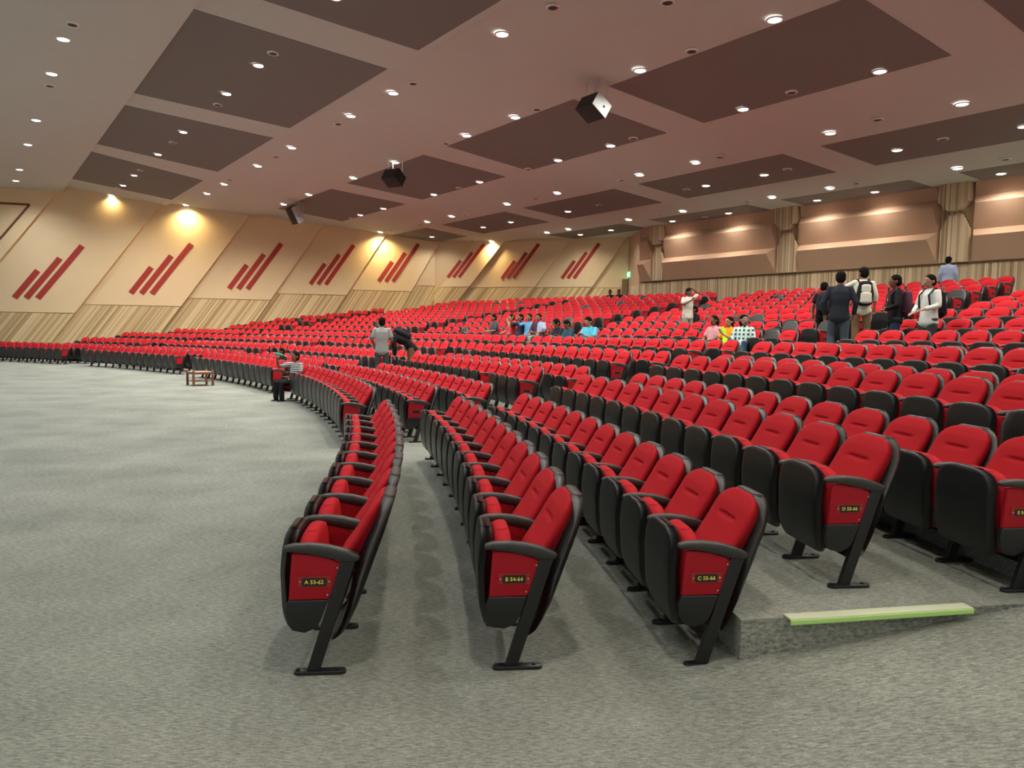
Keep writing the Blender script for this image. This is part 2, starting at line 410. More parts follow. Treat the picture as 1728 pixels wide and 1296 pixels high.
# ------------------------------------------------------------------ seating plan
AX = 37.5
def edge(off, r, sgn): return AX + sgn * math.degrees(math.asin(min(.99, off / r)))
ENDTH = dict(A=71, B=71.5, C=67, D=66.5, E=67.4, F=66.2, G=66.9, H=64.5, I=63.4, J=61.5, K=63.8, L=60, M=58.9, N=58, O=56.8, P=55.9, Q=54.8, R=53.5, S=52.3, T=49)
NEAR = dict(A=(5.22, 10), B=(5.22, 11), C=(5.18, 12), D=(5.80, 12), E=(5.62, 13))
PLATES = dict(A='A 53-62', B='B 54-64', C='C 55-66', D='D 55-66', E='E 56-68')
seats = []     # (row, block, index from block's low-theta end, count, th centre)
for i, row in enumerate(ROWS):
    r = RR[row]; dth = math.degrees(PITCH / r)
    if row == 'T':
        th = 34.6; n = int((49 - th) / dth)
        seats += [(row, 3, k, n, th + (k + .5) * dth) for k in range(n)]; continue
    g1f = edge(14.13 + .05 * i, r, -1); g2n = edge(12.70 + .055 * i, r, -1); g2f = edge(5.34, r, -1); g3n = edge(3.78, r, -1)
    if i >= 9: j = min(i, 12) - 9; g1f = edge(15.45 + .25 * j, r, -1); g2n = edge(14.0 + .27 * j, r, -1)
    g3f = edge(3.9, r, 1); g4n = edge(5.4, r, 1); g4f = edge(12.9 + .055 * i, r, 1); g5n = edge(14.2 + .05 * i, r, 1)
    if row in NEAR: a, n = NEAR[row]; st = a
    else:
        n = int((g1f - 5.75) / dth); st = g1f - n * dth
    for k in range(n): seats.append((row, 1, k, n, st + (k + .5) * dth))
    for b, (lo, hi) in {2: (g2n, g2f), 3: (g3n, g3f), 4: (g4n, g4f), 5: (g5n, ENDTH[row])}.items():
        hi = min(hi, ENDTH[row]); n = int((hi - lo) / dth + .35)
        for k in range(n): seats.append((row, b, k, n, lo + (k + .5) * dth))
seats.append(('J', 5, 90, 91, 65.3))
def campos(row, th, h=.5, dr=.2):
    t = R(th); return CX + (RR[row] + dr) * math.cos(t), CY + (RR[row] + dr) * math.sin(t), RZ[row] + h
def inframe(row, th, m=0):
    x, y, z = campos(row, th, .45)
    if y < 1.5: return False
    px = 864 + 1240 * x / y; return -20 - m < px < 1745 + m and 0 < 1240 / y
OCC = {}    # seats whose seat part is down: key (row, nearest theta)
SEATED = [('A', 29.25), ('B', 36.0), ('J', 36.6), ('J', 35.4), ('J', 34.55), ('J', 33.9), ('J', 33.0), ('J', 32.35), ('I', 30.2), ('I', 29.45), ('I', 28.75), ('I', 27.7), ('J', 22.2), ('J', 21.35), ('J', 20.6), ('L', 26.6), ('T', 40.7), ('T', 40.1)]
def nearest(row, th): return min((s for s in seats if s[0] == row), key=lambda s: abs(s[4] - th))
SEATED_SNAP = []
for row, th in SEATED:
    s = nearest(row, th); OCC[(s[0], s[4])] = 1; SEATED_SNAP.append((row, s[4]))
down_set = set(OCC); 
d_row = sorted([s for s in seats if s[0] == 'D' and s[1] == 2], key=lambda s: s[2]); down_set.add(('D', d_row[3][4]))
noback = set()
for row, th in [('K', 19.3), ('K', 20.9), ('K', 19.9), ('L', 23.8), ('L', 24.5)]:
    s = nearest(row, th); noback.add((s[0], s[4]))
rest = [s for s in seats if s[0] in 'JKLMNOPQRS' and s[1] >= 2 and (s[0], s[4]) not in down_set]
random.shuffle(rest)
for s in rest[:14]: noback.add((s[0], s[4]))
vis = [s for s in seats if inframe(s[0], s[4])]
vis.sort(key=lambda s: campos(s[0], s[4])[1])
top = set((s[0], s[4]) for s in vis[:300])
PLACE = {1: 'nearest block', 2: 'block beyond the nearest aisle', 3: 'third block', 4: 'fourth block', 5: 'farthest block'}
for s in sorted(seats, key=lambda s: (s[0], s[1], s[2])):
    row, b, k, n, th = s; key = (row, th); dn = key in down_set; nb = key in noback
    if key in top:
        ri = ROWS.index(row) + 1
        if b == 1 and row in NEAR: pos = ORD[k + 1] + ' from the lettered near end'
        elif b == 1: pos = ORD[n - k] + ' from the far aisle'
        else: pos = ORD[k + 1] + ' from its near aisle'
        if n - k == 1 and b == 1: pos = 'at the far aisle'
        look = 'red seat'
        if key == ('D', d_row[3][4]): look = 'red seat folded down'
        if nb: look = 'black-shelled seat'
        txt = PLATES.get(row) if (b == 1 and k == 0) else None
        if txt: label = 'red tip-up seat with end plate %s at the near end of its row' % txt
        else: label = '%s, %s, row %s, %s' % (look, pos, ORD[ri].replace('first', 'nearest the stage').replace('twenty-nearest the stage', 'twenty-first') if ri == 1 else ORD[ri], PLACE[b])
        build_seat(row, th, label, dn, nb, last=(k == n - 1), plate=(k == 0 and (b == 2 or txt)), plate_txt=txt)
    else:
        add_lo(row, th, nb, dn)
o = BIG.obj('auditorium_seats', ['fabric', 'shell', 'armrest_plastic', 'metal_black', 'side_red'])
tag(o, 'distant red tip-up seats filling the upper and far left rows', 'seats', kind='stuff')

# ------------------------------------------------------------------ floor with tiers and side ramp
def tier_list():
    t = [(20., 0.)]; prev = 0
    for row in ROWS:
        if RZ[row] != prev: t.append((RR[row] - .71, RZ[row])); prev = RZ[row]
    return t
TIERS = tier_list()
def floor_mesh():
    mb = MB()
    mb.add([(-75, -40, 0), (CX + 37.95, -40, 0), (CX + 37.95, 60, 0), (-75, 60, 0)], [(0, 1, 2, 3)], 0, False)
    TH0 = 5.12; ths = [TH0 + (76 - TH0) * i / 150 for i in range(151)]
    def P(r, th, z): return (CX + r * math.cos(R(th)), CY + r * math.sin(R(th)), z)
    for i in range(1, len(TIERS)):
        r0, z = TIERS[i]; r1 = TIERS[i + 1][0] if i + 1 < len(TIERS) else 62; zp = TIERS[i - 1][1]
        e = lambda r: TH0 + (r - 37.8) * .13 if r < 41 else TH0 + .42
        for a in range(150):
            t0, t1 = ths[a], ths[a + 1]
            if a == 0: q0, q1 = e(r0), e(r1)
            else: q0 = q1 = t0
            mb.add([P(r0, q0, z), P(r1, q1, z), P(r1, t1, z), P(r0, t1, z)], [(0, 1, 2, 3)], 0, False)
            mb.add([P(r0, q0, zp), P(r0, q0, z), P(r0, t1, z), P(r0, t1, zp)], [(0, 1, 2, 3)], 0, False)
        mb.add([P(r0, e(r0), 0), P(r1, e(r1), 0), P(r1, e(r1), z), P(r0, e(r0), z)], [(0, 1, 2, 3)], 0, False)
    # ramp of the side aisle
    def h(r): return 0 if r < 37.6 else .118 * (r - 37.6)
    rs = [37.5 + .25 * i for i in range(90)]
    for i in range(89):
        for a in range(30):
            t0, t1 = 5.6 - 1.5 * a, 5.6 - 1.5 * (a + 1)
            mb.add([P(rs[i], t0, h(rs[i]) + .001), P(rs[i + 1], t0, h(rs[i + 1]) + .001), P(rs[i + 1], t1, h(rs[i + 1]) + .001), P(rs[i], t1, h(rs[i]) + .001)], [(0, 3, 2, 1)], 0, True)
    me = mb.mesh('floor', 'carpet'); b = bmesh.new(); b.from_mesh(me); bmesh.ops.remove_doubles(b, verts=b.verts, dist=1e-4)
    b.to_mesh(me); b.free()
    return tag(link('floor', me), 'grey-green carpeted floor rising in curved tiers', kind='structure')
floor_mesh()
# luminous nosing on the first step
g = empty('step_nosing', 'pale green glow strip on the edge of the nearest carpeted step', 'step strip', (1.45, 3.66, .25), math.atan2(.205, 1.07))
MB().box((.53, .035, .006), (1.08, .075, .010)).obj('tread_strip', 'glow_strip', g, .003)
MB().box((.53, -.004, -.008), (1.08, .008, .026)).obj('front_lip', 'glow_edge', g, .002)

# ------------------------------------------------------------------ ceiling
PROF = [(-16, 8.5, 4.1, 8.5), (4.1, 8.75, 8.6, 8.05), (8.6, 8.2, 12.8, 7.74), (12.8, 7.88, 16.3, 7.4), (16.3, 7.48, 19.6, 7.1), (19.6, 7.12, 22.1, 6.86), (22.1, 6.95, 24.2, 6.72), (24.2, 6.83, 29, 6.75)]
def cz(s, bay=None):
    for i, (a, za, b, zb) in enumerate(PROF):
        if (bay is None and a <= s <= b) or bay == i: return za + (zb - za) * (s - a) / (b - a)
    return PROF[-1][3]
mb = MB()
for i, (a, za, b, zb) in enumerate(PROF):
    q = [ST(a, -25, za), ST(b, -25, zb), ST(b, 62, zb), ST(a, 62, za)]
    mb.add(q, [(0, 1, 2, 3)], 0, False)
    if i: p = PROF[i - 1]; mb.add([ST(a, -25, p[3]), ST(a, -25, za), ST(a, 62, za), ST(a, 62, p[3])], [(0, 1, 2, 3)], 0, False)
me = mb.mesh('ceiling', 'ceiling_paint'); c = link('ceiling', me); tag(c, kind='structure')
PAN = [(1, 4.13, 8.44, [(8.9, 16.3, 7.6, 15.21), (17.84, 25.24, 16.75, 23.55), (26.8, 33.1, 25.12, 31.98), (34.7, 41.7, 34.3, 40.5)]),
       (3, 12.83, 16.15, [(-.5, 6.0, -1.0, 5.75), (7.39, 13.77, 7.08, 13.31), (15.11, 21.49, 14.63, 21.05), (23.1, 29.6, 22.43, 28.64), (31.3, 38.2, 30.2, 37.2)]),
       (5, 19.62, 22.06, [(5.6, 11.99, 5.3, 11.64), (13.22, 19.08, 12.9, 18.85), (20.32, 25.97, 20.1, 25.7), (27.36, 32.81, 27.07, 32.6), (34.39, 38.5, 34.2, 38.3)]),
       (7, 24.5, 26.6, [(5.2, 10.4, 5.2, 10.4), (11.9, 16.6, 11.9, 16.6), (18.1, 23.3, 18.1, 23.3), (25.0, 30.4, 25., 30.4)])]
BAYN = {1: 'frontmost panelled bay', 3: 'second panelled bay', 5: 'third panelled bay', 7: 'bay against the back wall'}
for bay, s0, s1, lst in PAN:
    for k, (a0, a1, b0, b1) in enumerate(lst):
        mb = MB(); ring = [(s0, a0), (s0, a1), (s1, b1), (s1, b0)]
        mb.prism(ring, lambda p: ST(p[0], p[1], cz(p[0], bay) - .012), lambda p: ST(p[0], p[1], cz(p[0], bay) + .004))
        o = mb.obj('ceiling_panel', 'ceiling_dark')
        n = len(lst); tag(o, 'dark brown acoustic ceiling panel, %s from the right in the %s' % (ORD[k + 1], BAYN[bay]), 'ceiling panel', 'dark ceiling panels')
# downlights
DLX = [2., -3.5, -9., -15., -20.]
DL = {0: (2.03, [(20.95,), (23.98,), (29.66,), (33.84,), (39.48,), (42.65,), (14.5,), (9.,)]),
      1: (6.2, [(14.6,), (19.52,), (22.42,), (27.71,), (31.91,), (37.02,), (40.,), (43.54,), (9.5,)]),
      2: (9.45, [(13.33,), (18.39,), (21.13,), (26.13,), (29.93,), (34.7,), (37.66,), (41.95,), (8.5,)]),
      21: (12.62, [(8.77,), (12.29,), (17.1,), (19.62,), (24.36,), (27.95,), (32.73,), (36.06,), (5.,)]),
      3: (16.0, [(8.45,), (11.94,), (16.73,), (19.23,), (23.91,), (27.37,), (32.08,), (34.64,), (40.14,), (4.5,)]),
      4: (18.85, [(7.96,), (11.23,), (15.79,), (18.23,), (22.65,), (26.,), (30.52,), (32.87,), (38.14,), (4.5,)]),
      5: (21.1, [(7.45,), (10.54,), (14.83,), (17.19,), (24.63,), (28.81,), (31.16,), (36.28,), (4.2,)]),
      6: (23.8, [(10.07,), (14.09,), (16.34,), (20.52,), (23.61,), (27.7,), (29.36,), (34.31,), (6.,)]),
      7: (25.7, [(9.62,), (13.54,), (15.72,), (19.72,), (22.76,), (26.71,), (28.98,), (5.8,)])}
RN = {0: 'frontmost row of lights', 1: 'second row of lights', 2: 'third row of lights', 21: 'fourth row of lights', 3: 'fifth row of lights', 4: 'sixth row of lights', 5: 'seventh row of lights', 6: 'eighth row of lights', 7: 'row of lights along the back wall'}
def disc(mb, r, z0, z1, mi=0, n=20):
    mb.prism([(r * math.cos(2 * PI * a / n), r * math.sin(2 * PI * a / n)) for a in range(n)], lambda p: Vector((p[0], p[1], z0)), lambda p: Vector((p[0], p[1], z1)), mi, True)
m1 = MB()
def ringmesh(r0, r1, z0, z1, n=24):
    mb = MB(); vs = []; fs = []
    for a in range(n):
        c, s = math.cos(2 * PI * a / n), math.sin(2 * PI * a / n)
        vs += [(r0 * c, r0 * s, z0 + .004), (r1 * c, r1 * s, z1), (r1 * c * 1.02, r1 * s * 1.02, .0), ((r0 + r1) / 2 * c, (r0 + r1) / 2 * s, z0)]
    for a in range(n):
        b = (a + 1) % n
        fs += [(4 * a, 4 * b, 4 * b + 3, 4 * a + 3), (4 * a + 3, 4 * b + 3, 4 * b + 1, 4 * a + 1), (4 * a + 1, 4 * b + 1, 4 * b + 2, 4 * a + 2)]
    return mb.add(vs, fs)
RINGM = ringmesh(.13, .165, -.03, -.008).mesh('trim_ring', 'white_ring')
mb = MB(); mb.ball((0, 0, -.012), (.13, .13, .030), 16, 8); LENSM = mb.mesh('lens', 'lens')
LAMP_W = 960
ld = {}
def lampdata(key, e, size, blend, col):
    l = bpy.data.lights.new('downlight_lamp', 'SPOT'); l.energy = e; l.spot_size = R(size); l.spot_blend = blend; l.shadow_soft_size = .12; l.color = col; return l
LD_W = lampdata('w', LAMP_W, 150, .9, (1, .945, .86)); LD_C = lampdata('c', LAMP_W * .68, 150, .9, (.93, .97, 1.)); LD_Y = lampdata('y', LAMP_W * .7, 150, .9, (1, .74, .36)); LD_M = lampdata('m', LAMP_W * .72, 150, .9, (1, .945, .86)); LD_H = lampdata('h', LAMP_W * .30, 150, .9, (1, .94, .85)); LD_B = lampdata('b', LAMP_W * .20, 150, .9, (1, .93, .82)); LD_N = lampdata('n', LAMP_W * .45, 150, .9, (1, .92, .80))
DL[-1] = (-4., [(t,) for t in (38, 32, 26, 20, 14, 8)]); DL[-2] = (-10., [(t,) for t in (38, 32, 26, 20, 14, 8)])
RN[-1] = 'row of lights over the open floor'; RN[-2] = 'row of lights nearest the stage'
for key, (s, ts) in DL.items():
    ts = sorted([t[0] for t in ts] + DLX)[::-1]; bay = 2 if key == 21 else max(key, 0)
    for k, t in enumerate(ts):
        p = ST(s, t, cz(s, bay))
        nm = 'round recessed downlight, %s from the left in the %s' % (ORD[k + 1], RN[key]) if k else 'round recessed downlight at the left end of the %s' % RN[key]
        e = empty('downlight', nm, 'ceiling light', p, 0, 'round recessed downlights')
        link('trim_ring', RINGM, e); link('lens', LENSM, e)
        near_wall = (key in (1,) and t > 43) or (key == 2 and t > 41) or (key == 3 and t > 39) or (key == 6 and t > 34) or (key == 4 and t > 38)
        l = link('lamp', LD_Y if near_wall else (LD_C if key <= 0 and t > 3 else (LD_B if key == 7 else (LD_N if t < 3 else (LD_H if key in (4, 5, 6) else (LD_M if key in (3, 21) else LD_W))))), e); l.location = (0, 0, -.06)
# vents / detectors
VT = [('A', 2.1, 19.8), ('A', 2.08, 25.19), ('B', 6.21, 18.44), ('B', 6.27, 23.63), ('B', 6.23, 29.5), ('B', 6.2, 35.65), ('B', 6.12, 41.02), ('C', 9.46, 11.63), ('C', 9.48, 17.34), ('C', 9.48, 22.14), ('C', 9.46, 27.85), ('C', 9.36, 33.53), ('C', 10.8, 9.85), ('D', 15.83, 10.46), ('D', 15.93, 15.71), ('D', 16.03, 20.9), ('D', 16.04, 25.45), ('D', 16.1, 35.9), ('C', 12.62, 10.79), ('C', 12.62, 20.86), ('C', 12.62, 16.11), ('E', 18.65, 9.85), ('E', 18.79, 14.83), ('E', 18.91, 19.18), ('E', 18.86, 24.06), ('E', 18.98, 29.57), ('E', 18.93, 33.78), ('F', 20.92, 9.25), ('F', 20.99, 13.9), ('F', 21.11, 18.06), ('F', 21.06, 22.63), ('G', 23.79, 17.4), ('G', 23.68, 13.1), ('G', 23.87, 21.78), ('G', 23.64, 8.76), ('H', 25.83, 21.03), ('E', 18.87, 37.)]
vr = ringmesh(.10, .15, -.035, -.01).mesh('rim', 'white_ring'); mb = MB(); mb.ball((0, 0, -.012), (.10, .10, .02), 14, 6); vc = mb.mesh('grille', 'dark_hole')
cnt = {}
for b, s, t in sorted(VT, key=lambda v: (v[0], v[2])):
    i = 'ABCDEFGH'.index(b); cnt[b] = cnt.get(b, 0) + 1
    e = empty('ceiling_vent', 'small round ceiling vent, %s from the right along the %s ceiling strip from the front' % (ORD[cnt[b]], ORD[i + 1]), 'ceiling vent', ST(s, t, cz(s, i)), 0, 'small round ceiling vents')
    link('rim', vr, e); link('grille', vc, e)

# ------------------------------------------------------------------ left side wall (two straight segments) with slanted panels
K = Vector((-4.6, 43.3, 0)); E2 = Vector((6.08, 39.2, 0)); E3 = Vector((6.16, 36.2, 0))
D1 = Vector((math.cos(R(15.4)), math.sin(R(15.4)), 0)); N1 = Vector((D1.y, -D1.x, 0))
D2 = (E2 - K).normalized(); N2 = Vector((D2.y, -D2.x, 0))
def W1(u, z, o=0): return K + D1 * u + N1 * o + Vector((0, 0, z))
def W2(u, z, o=0): return K + D2 * u + N2 * o + Vector((0, 0, z))
LEN2 = (E2 - K).length
mb = MB(); mb.add([W1(-45, -.1), W1(0, -.1), W1(0, 9.2), W1(-45, 9.2)], [(0, 1, 2, 3)], 0, False)
mb.add([W2(0, -.1), W2(LEN2, -.1), W2(LEN2, 9.2), W2(0, 9.2)], [(0, 1, 2, 3)], 0, False)
tag(mb.obj('wall_left', 'wall_beige'), kind='structure')
# boundaries: u = a + m z
def bl(p, q): m = (p[0] - q[0]) / (p[1] - q[1]); return (p[0] - m * p[1], m)
B1 = [bl((-19.51, 8.37), (-22.14, 4.81)), bl((-14.72, 8.0), (-19.94, .71)), bl((-10.3, 7.64), (-14.62, 1.5)), bl((-6.5, 7.24), (-9.95, 2.04)), bl((-3.0, 6.89), (-5.41, 3.07)), bl((.15, 6.7), (-1.86, 3.11))]
B2 = [bl((4.27, 6.61), (1.67, 3.53)), bl((8.13, 6.7), (5.9, 3.76)), bl((11.17, 6.54), (9.21, 3.75))]
def slab(W, L, Rr, z0, z1, oL, oR, matn, name, slats=False, umin=-99, umax=99, parent=None, th=.05):
    """parallelogram between boundary lines L and R; o = offset from wall at the two edges"""
    def u(b, z): return min(max(b[0] + b[1] * z, umin), umax)
    zs = [z0, z1]
    for b in (L, Rr):
        for lim in (umin, umax):
            if b[1]:
                z = (lim - b[0]) / b[1]
                if z0 < z < z1: zs.append(z)
    zs.sort(); fr = []
    for z in zs:
        ul, ur = u(L, z), u(Rr, z)
        fl, f2 = L[0] + L[1] * z, Rr[0] + Rr[1] * z
        def off(x): return lerp(oL, oR, (x - fl) / (f2 - fl)) if abs(f2 - fl) > 1e-6 else oL
        fr.append((ul, ur, z, off(ul), off(ur)))
    mb = MB(); vs = []; fs = []; uvs = []; m = L[1] if L[1] else Rr[1]
    ca = 1 / math.sqrt(1 + m * m)
    for ul, ur, z, a, b in fr: vs += [W(ul, z, a), W(ur, z, b), W(ul, z, -.02), W(ur, z, -.02)]
    def q(x, z): return ((x - m * z) * ca, z)
    for i in range(len(fr) - 1):
        o = 4 * i; A, B_ = fr[i], fr[i + 1]
        fs += [(o, o + 1, o + 5, o + 4), (o + 1, o + 3, o + 7, o + 5), (o, o + 4, o + 6, o + 2)]
        uvs += [[q(A[0], A[2]), q(A[1], A[2]), q(B_[1], B_[2]), q(B_[0], B_[2])]] + [[q(A[1], A[2])] * 4, [q(A[0], A[2])] * 4]
    fs += [(0, 2, 3, 1), tuple(4 * (len(fr) - 1) + k for k in (0, 1, 3, 2))]; uvs += [[q(fr[0][0], fr[0][2])] * 4, [q(fr[-1][0], fr[-1][2])] * 4]
    mb.add(vs, fs, 0, False, uvs)
    return mb.obj(name, matn, parent)
PB = [2.31, 2.78, 3.24, 3.62, 3.94, 4.31]      # bottom edges of beige panels
def bars(W, L, Rr, oL, oR, x0, z0, m, sc, parent, z_skew=0):
    """three slanted red bars. x0,z0 bottom corner of first bar"""
    ln = [1.44, 2.11, 2.80]; wv = (.235, -.155); dv = Vector((m, 1)).normalized()
    for j in range(3):
        bx, bz = x0 + j * .525 * sc, z0
        w = Vector(wv) * sc; l = dv * ln[j] * sc * 1.235
        P = [Vector((bx, bz)), Vector((bx, bz)) + w, Vector((bx, bz)) + w + l, Vector((bx, bz)) + l]
        def off(p):
            fl, f2 = L[0] + L[1] * p[1], Rr[0] + Rr[1] * p[1]; return lerp(oL, oR, (p[0] - fl) / (f2 - fl))
        mb = MB(); mb.prism(P, lambda p: W(p[0], p[1], off(p) - .01), lambda p: W(p[0], p[1], off(p) + .02)); mb.obj('red_stripe', 'stripe_red', parent)
names = ['frontmost slanted beige wall panel beside the dark outline frame', 'first slanted beige wall panel with three red bars, counting from the stage', 'second slanted beige wall panel with three red bars from the stage', 'third slanted beige wall panel with three red bars from the stage', 'fourth slanted beige wall panel with three red bars from the stage', 'fifth slanted beige wall panel with three red bars from the stage']
FAR = (-40, .74)
BB = [FAR] + B1
zb = [1.85] + PB[:5]
anchor = [None, (-21.64, 3.10), (-16.27, 3.48), (-11.4, 3.87), (-7.12, 4.24), (-3.34, 4.54)]
scs = [0, 1.0, .97, .90, .79, .76]
ms = [0, .76, .73, .70, .68, .66]
for k in range(6):
    L, Rr = BB[k], BB[k + 1]; oL, oR = .03, .17
    t = empty('wall_panel', names[k], 'wall panel', W1(Rr[0] + Rr[1] * zb[k], zb[k], .0), 0, 'slanted panels on the left wall')
    inv = t.matrix_world.inverted()
    def W(u, z, o=0, _t=t): return W1(u, z, o) - Vector(_t.location)
    slab(W, L, Rr, zb[k], 9.0, oL, oR, 'panel_beige', 'panel', parent=t)
    # dark reveal under the panel
    if anchor[k]: bars(W, L, Rr, oL, oR, anchor[k][0], anchor[k][1], ms[k], scs[k], t)
    else:
        mb = MB(); z1 = 7.72
        for a, b_ in (((-26, z1), (-20.7, z1)), ((-20.7, z1), (-24.6, 2.6))):
            d = (Vector(b_) - Vector(a)).normalized(); n = Vector((-d.y, d.x)) * .05
            P = [Vector(a) + n, Vector(a) - n, Vector(b_) - n, Vector(b_) + n]
            mb.prism(P, lambda p: W(p[0], p[1], .09), lambda p: W(p[0], p[1], .185))
        mb.obj('outline_frame', 'brown_trim', t)
    s = slab(W1, L, Rr, -.1, zb[k] - .03, oL + .01, oR + .01, 'slat_side', 'slat_panel')
    tag(s, 'slanted pale wood slat cladding under the %s' % names[k].replace('frontmost slanted beige wall panel', 'beige wall panel').replace(' slanted beige wall panel with three red bars', ' red-barred panel').replace(', counting', ''), 'wood cladding', 'slanted wood cladding on the left wall')
# panel six folds round the corner of the wall
t = empty('wall_panel', 'slanted beige red-barred panel folded round the corner of the side wall', 'wall panel', K, 0, 'slanted panels on the left wall')
def WA(u, z, o=0): return W1(u, z, o) - K
def WB(u, z, o=0): return W2(u, z, o) - K
L6 = B1[5]; V0 = (0, 0)
slab(WA, L6, (8, .56), 4.31, 9, .03, .08, 'panel_beige', 'panel', umax=0.0, parent=t)
slab(WB, (-3.2, .844), B2[0], 4.25, 9, .03, .17, 'panel_beige', 'panel', umin=0.0, parent=t)
bars(WB, (-3.2, .844), B2[0], .03, .17, .77, 4.84, .84, .70, t)
s = slab(W1, L6, (8, .56), -.1, 4.28, .04, .09, 'slat_side', 'slat_panel', umax=0.0); tag(s, 'slanted wood slat cladding just before the side wall corner', 'wood cladding', 'slanted wood cladding on the left wall')
s = slab(W2, (-4, .844), B2[0], -.1, 4.22, .04, .18, 'slat_side', 'slat_panel', umin=0.0); tag(s, 'slanted wood slat cladding just past the side wall corner', 'wood cladding', 'slanted wood cladding on the left wall')
nm2 = ['slanted beige red-barred panel right of the corner panel', 'last slanted beige red-barred panel, nearest the exit', 'plain beige wall panel beside the green exit sign']
for k in range(3):
    L = B2[k]; Rr = B2[k + 1] if k < 2 else (20, .7); zb_ = [4.2, 4.18, 4.14][k]
    t = empty('wall_panel', nm2[k], 'wall panel', K, 0, 'slanted panels on the left wall'); oR = [.17, .17, .1][k]
    slab(WB, L, Rr, zb_, 9, .03, oR, 'panel_beige', 'panel', umax=LEN2 - .02, parent=t)
    if k < 2: bars(WB, L, Rr, .03, oR, [4.18, 7.7][k], [4.75, 4.70][k], [.78, .74][k], [.68, .66][k], t)
    s = slab(W2, L, Rr, -.1, zb_ - .03, .04, oR + .01, 'slat_side', 'slat_panel', umax=LEN2 - .02)
    tag(s, 'slanted wood slat cladding under the %s' % nm2[k], 'wood cladding', 'slanted wood cladding on the left wall')
# exit door + sign
mb = MB(); P = [(LEN2 - .95, 2.6), (LEN2 - .12, 2.6), (LEN2 - .12, 4.5), (LEN2 - .95, 4.5)]
sd = (E3 - E2).normalized(); sg = empty('exit_sign', 'small glowing green exit sign in the far corner', 'exit sign', E2 + sd * .28 + Vector((-.05, 0, 4.8)), math.atan2(-sd.y, -sd.x) + PI)
MB().box((0, 0, 0), (.42, .06, .26)).obj('sign_box', 'exit_green', sg, .005)
me = text_mesh('EXIT', .15); me.materials.clear(); me.materials.append(MATS['exit_white']); o = link('sign_lettering', me, sg); o.rotation_euler = (R(90), 0, 0); o.location = (0, -.034, 0)
d = MB(); d.prism([(LEN2 - .32, 2.6), (LEN2 - .02, 2.6), (LEN2 - .02, 4.58), (LEN2 - .32, 4.58)], lambda p: W2(p[0], p[1], .02), lambda p: W2(p[0], p[1], .13)); tag(d.obj('door_1', 'door_brown'), kind='structure')

# ------------------------------------------------------------------ back wall
SB = 26.55
def WBk(t, z, o=0): return ST(SB - o, t, z)
mb = MB()
def quad_uv(mb, P, mi=0): mb.add([p[0] for p in P], [tuple(range(len(P)))], mi, False, [[p[1] for p in P]])
quad_uv(mb, [(WBk(t, z), (t, z)) for t, z in ((25.6, -.1), (-14, -.1), (-14, 9), (25.6, 9))])
quad_uv(mb, [(E2 + Vector((0, 0, -.1)), (30, 0)), (Vector((ST(SB, 25.45, -.1))), (27, 0)), (ST(SB, 25.45, 4.15), (27, 4)), (E2 + Vector((0, 0, 4.15)), (30, 4))])
tag(mb.obj('wall_back', 'slat_back'), kind='structure')
mb = MB(); c = ST(SB, 25.45, 0); mb.add([E2 + Vector((0, 0, 4.15)), c + Vector((0, 0, 4.15)), c + Vector((0, 0, 9)), E2 + Vector((0, 0, 9))], [(0, 1, 2, 3)], 0, False)
tag(mb.obj('wall_corner', 'back_beige'), kind='structure')
mb = MB(); mb.prism([(25.45, 4.17), (-14, 4.17), (-14, 4.23), (25.45, 4.23)], lambda p: WBk(p[0], p[1], -.01), lambda p: WBk(p[0], p[1], .03)); tag(mb.obj('trim_1', 'dark_edge'), kind='structure')
BPROF = [(6.95, .30), (6.36, .08), (6.09, .36), (5.27, .10), (5.02, .52), (4.24, .08)]
def bench(t0, t1, label, ch=.45):
    mb = MB(); vs = []; fs = []
    for z, o in BPROF:
        i = ch * o * .9
        vs += [WBk(t0 + i, z, o), WBk(t1 - i, z, o), WBk(t0, z, 0), WBk(t1, z, 0)]
    n = len(BPROF)
    for k in range(n - 1):
        a = 4 * k; fs += [(a, a + 1, a + 5, a + 4), (a + 1, a + 3, a + 7, a + 5), (a, a + 4, a + 6, a + 2)]
    fs += [(0, 2, 3, 1), tuple(4 * (n - 1) + k for k in (0, 1, 3, 2))]
    mb.add(vs, fs, 0, False); tag(mb.obj('acoustic_baffle', 'back_beige'), label, 'wall baffle', 'stepped beige baffles on the back wall')
bench(24.6, 25.42, 'narrow stepped beige wall baffle in the left corner of the back wall')
bench(17.86, 23.87, 'stepped beige wall baffle left of the left wood pilaster')
bench(11.66, 16.9, 'stepped beige wall baffle between the two wood pilasters')
bench(4.9, 10.65, 'stepped beige wall baffle at the right edge of the back wall')
bench(-1.5, 4.0, 'stepped beige wall baffle farthest right on the back wall')
def pil(t0, t1, label):
    c = (t0 + t1) / 2; mb = MB()
    def cap(P, o0, o1, sh):
        n = len(P); vs = [WBk(p[0], p[1], o0) for p in P] + [WBk(c + (p[0] - c) * sh, p[1], o1) for p in P]
        uv = [(p[0], p[1]) for p in P]
        fs = [tuple(range(n, 2 * n))] + [(i, (i + 1) % n, (i + 1) % n + n, i + n) for i in range(n)]
        uvs = [uv] + [[uv[i], uv[(i + 1) % n], uv[(i + 1) % n], uv[i]] for i in range(n)]
        mb.add(vs, fs, 0, False, uvs)
    w = (t1 - t0) / 2
    cap([(c - w, 6.95), (c - w, 6.2), (c - w * .35, 5.92), (c + w * .35, 5.92), (c + w, 6.2), (c + w, 6.95)], 0, .40, .94)
    cap([(c - w, 4.24), (c - w, 5.3), (c - w * .5, 5.8), (c + w * .5, 5.8), (c + w, 5.3), (c + w, 4.24)], 0, .16, .92)
    tag(mb.obj('wood_pilaster', 'slat_back'), label, 'pilaster', 'slatted wood pilasters on the back wall')
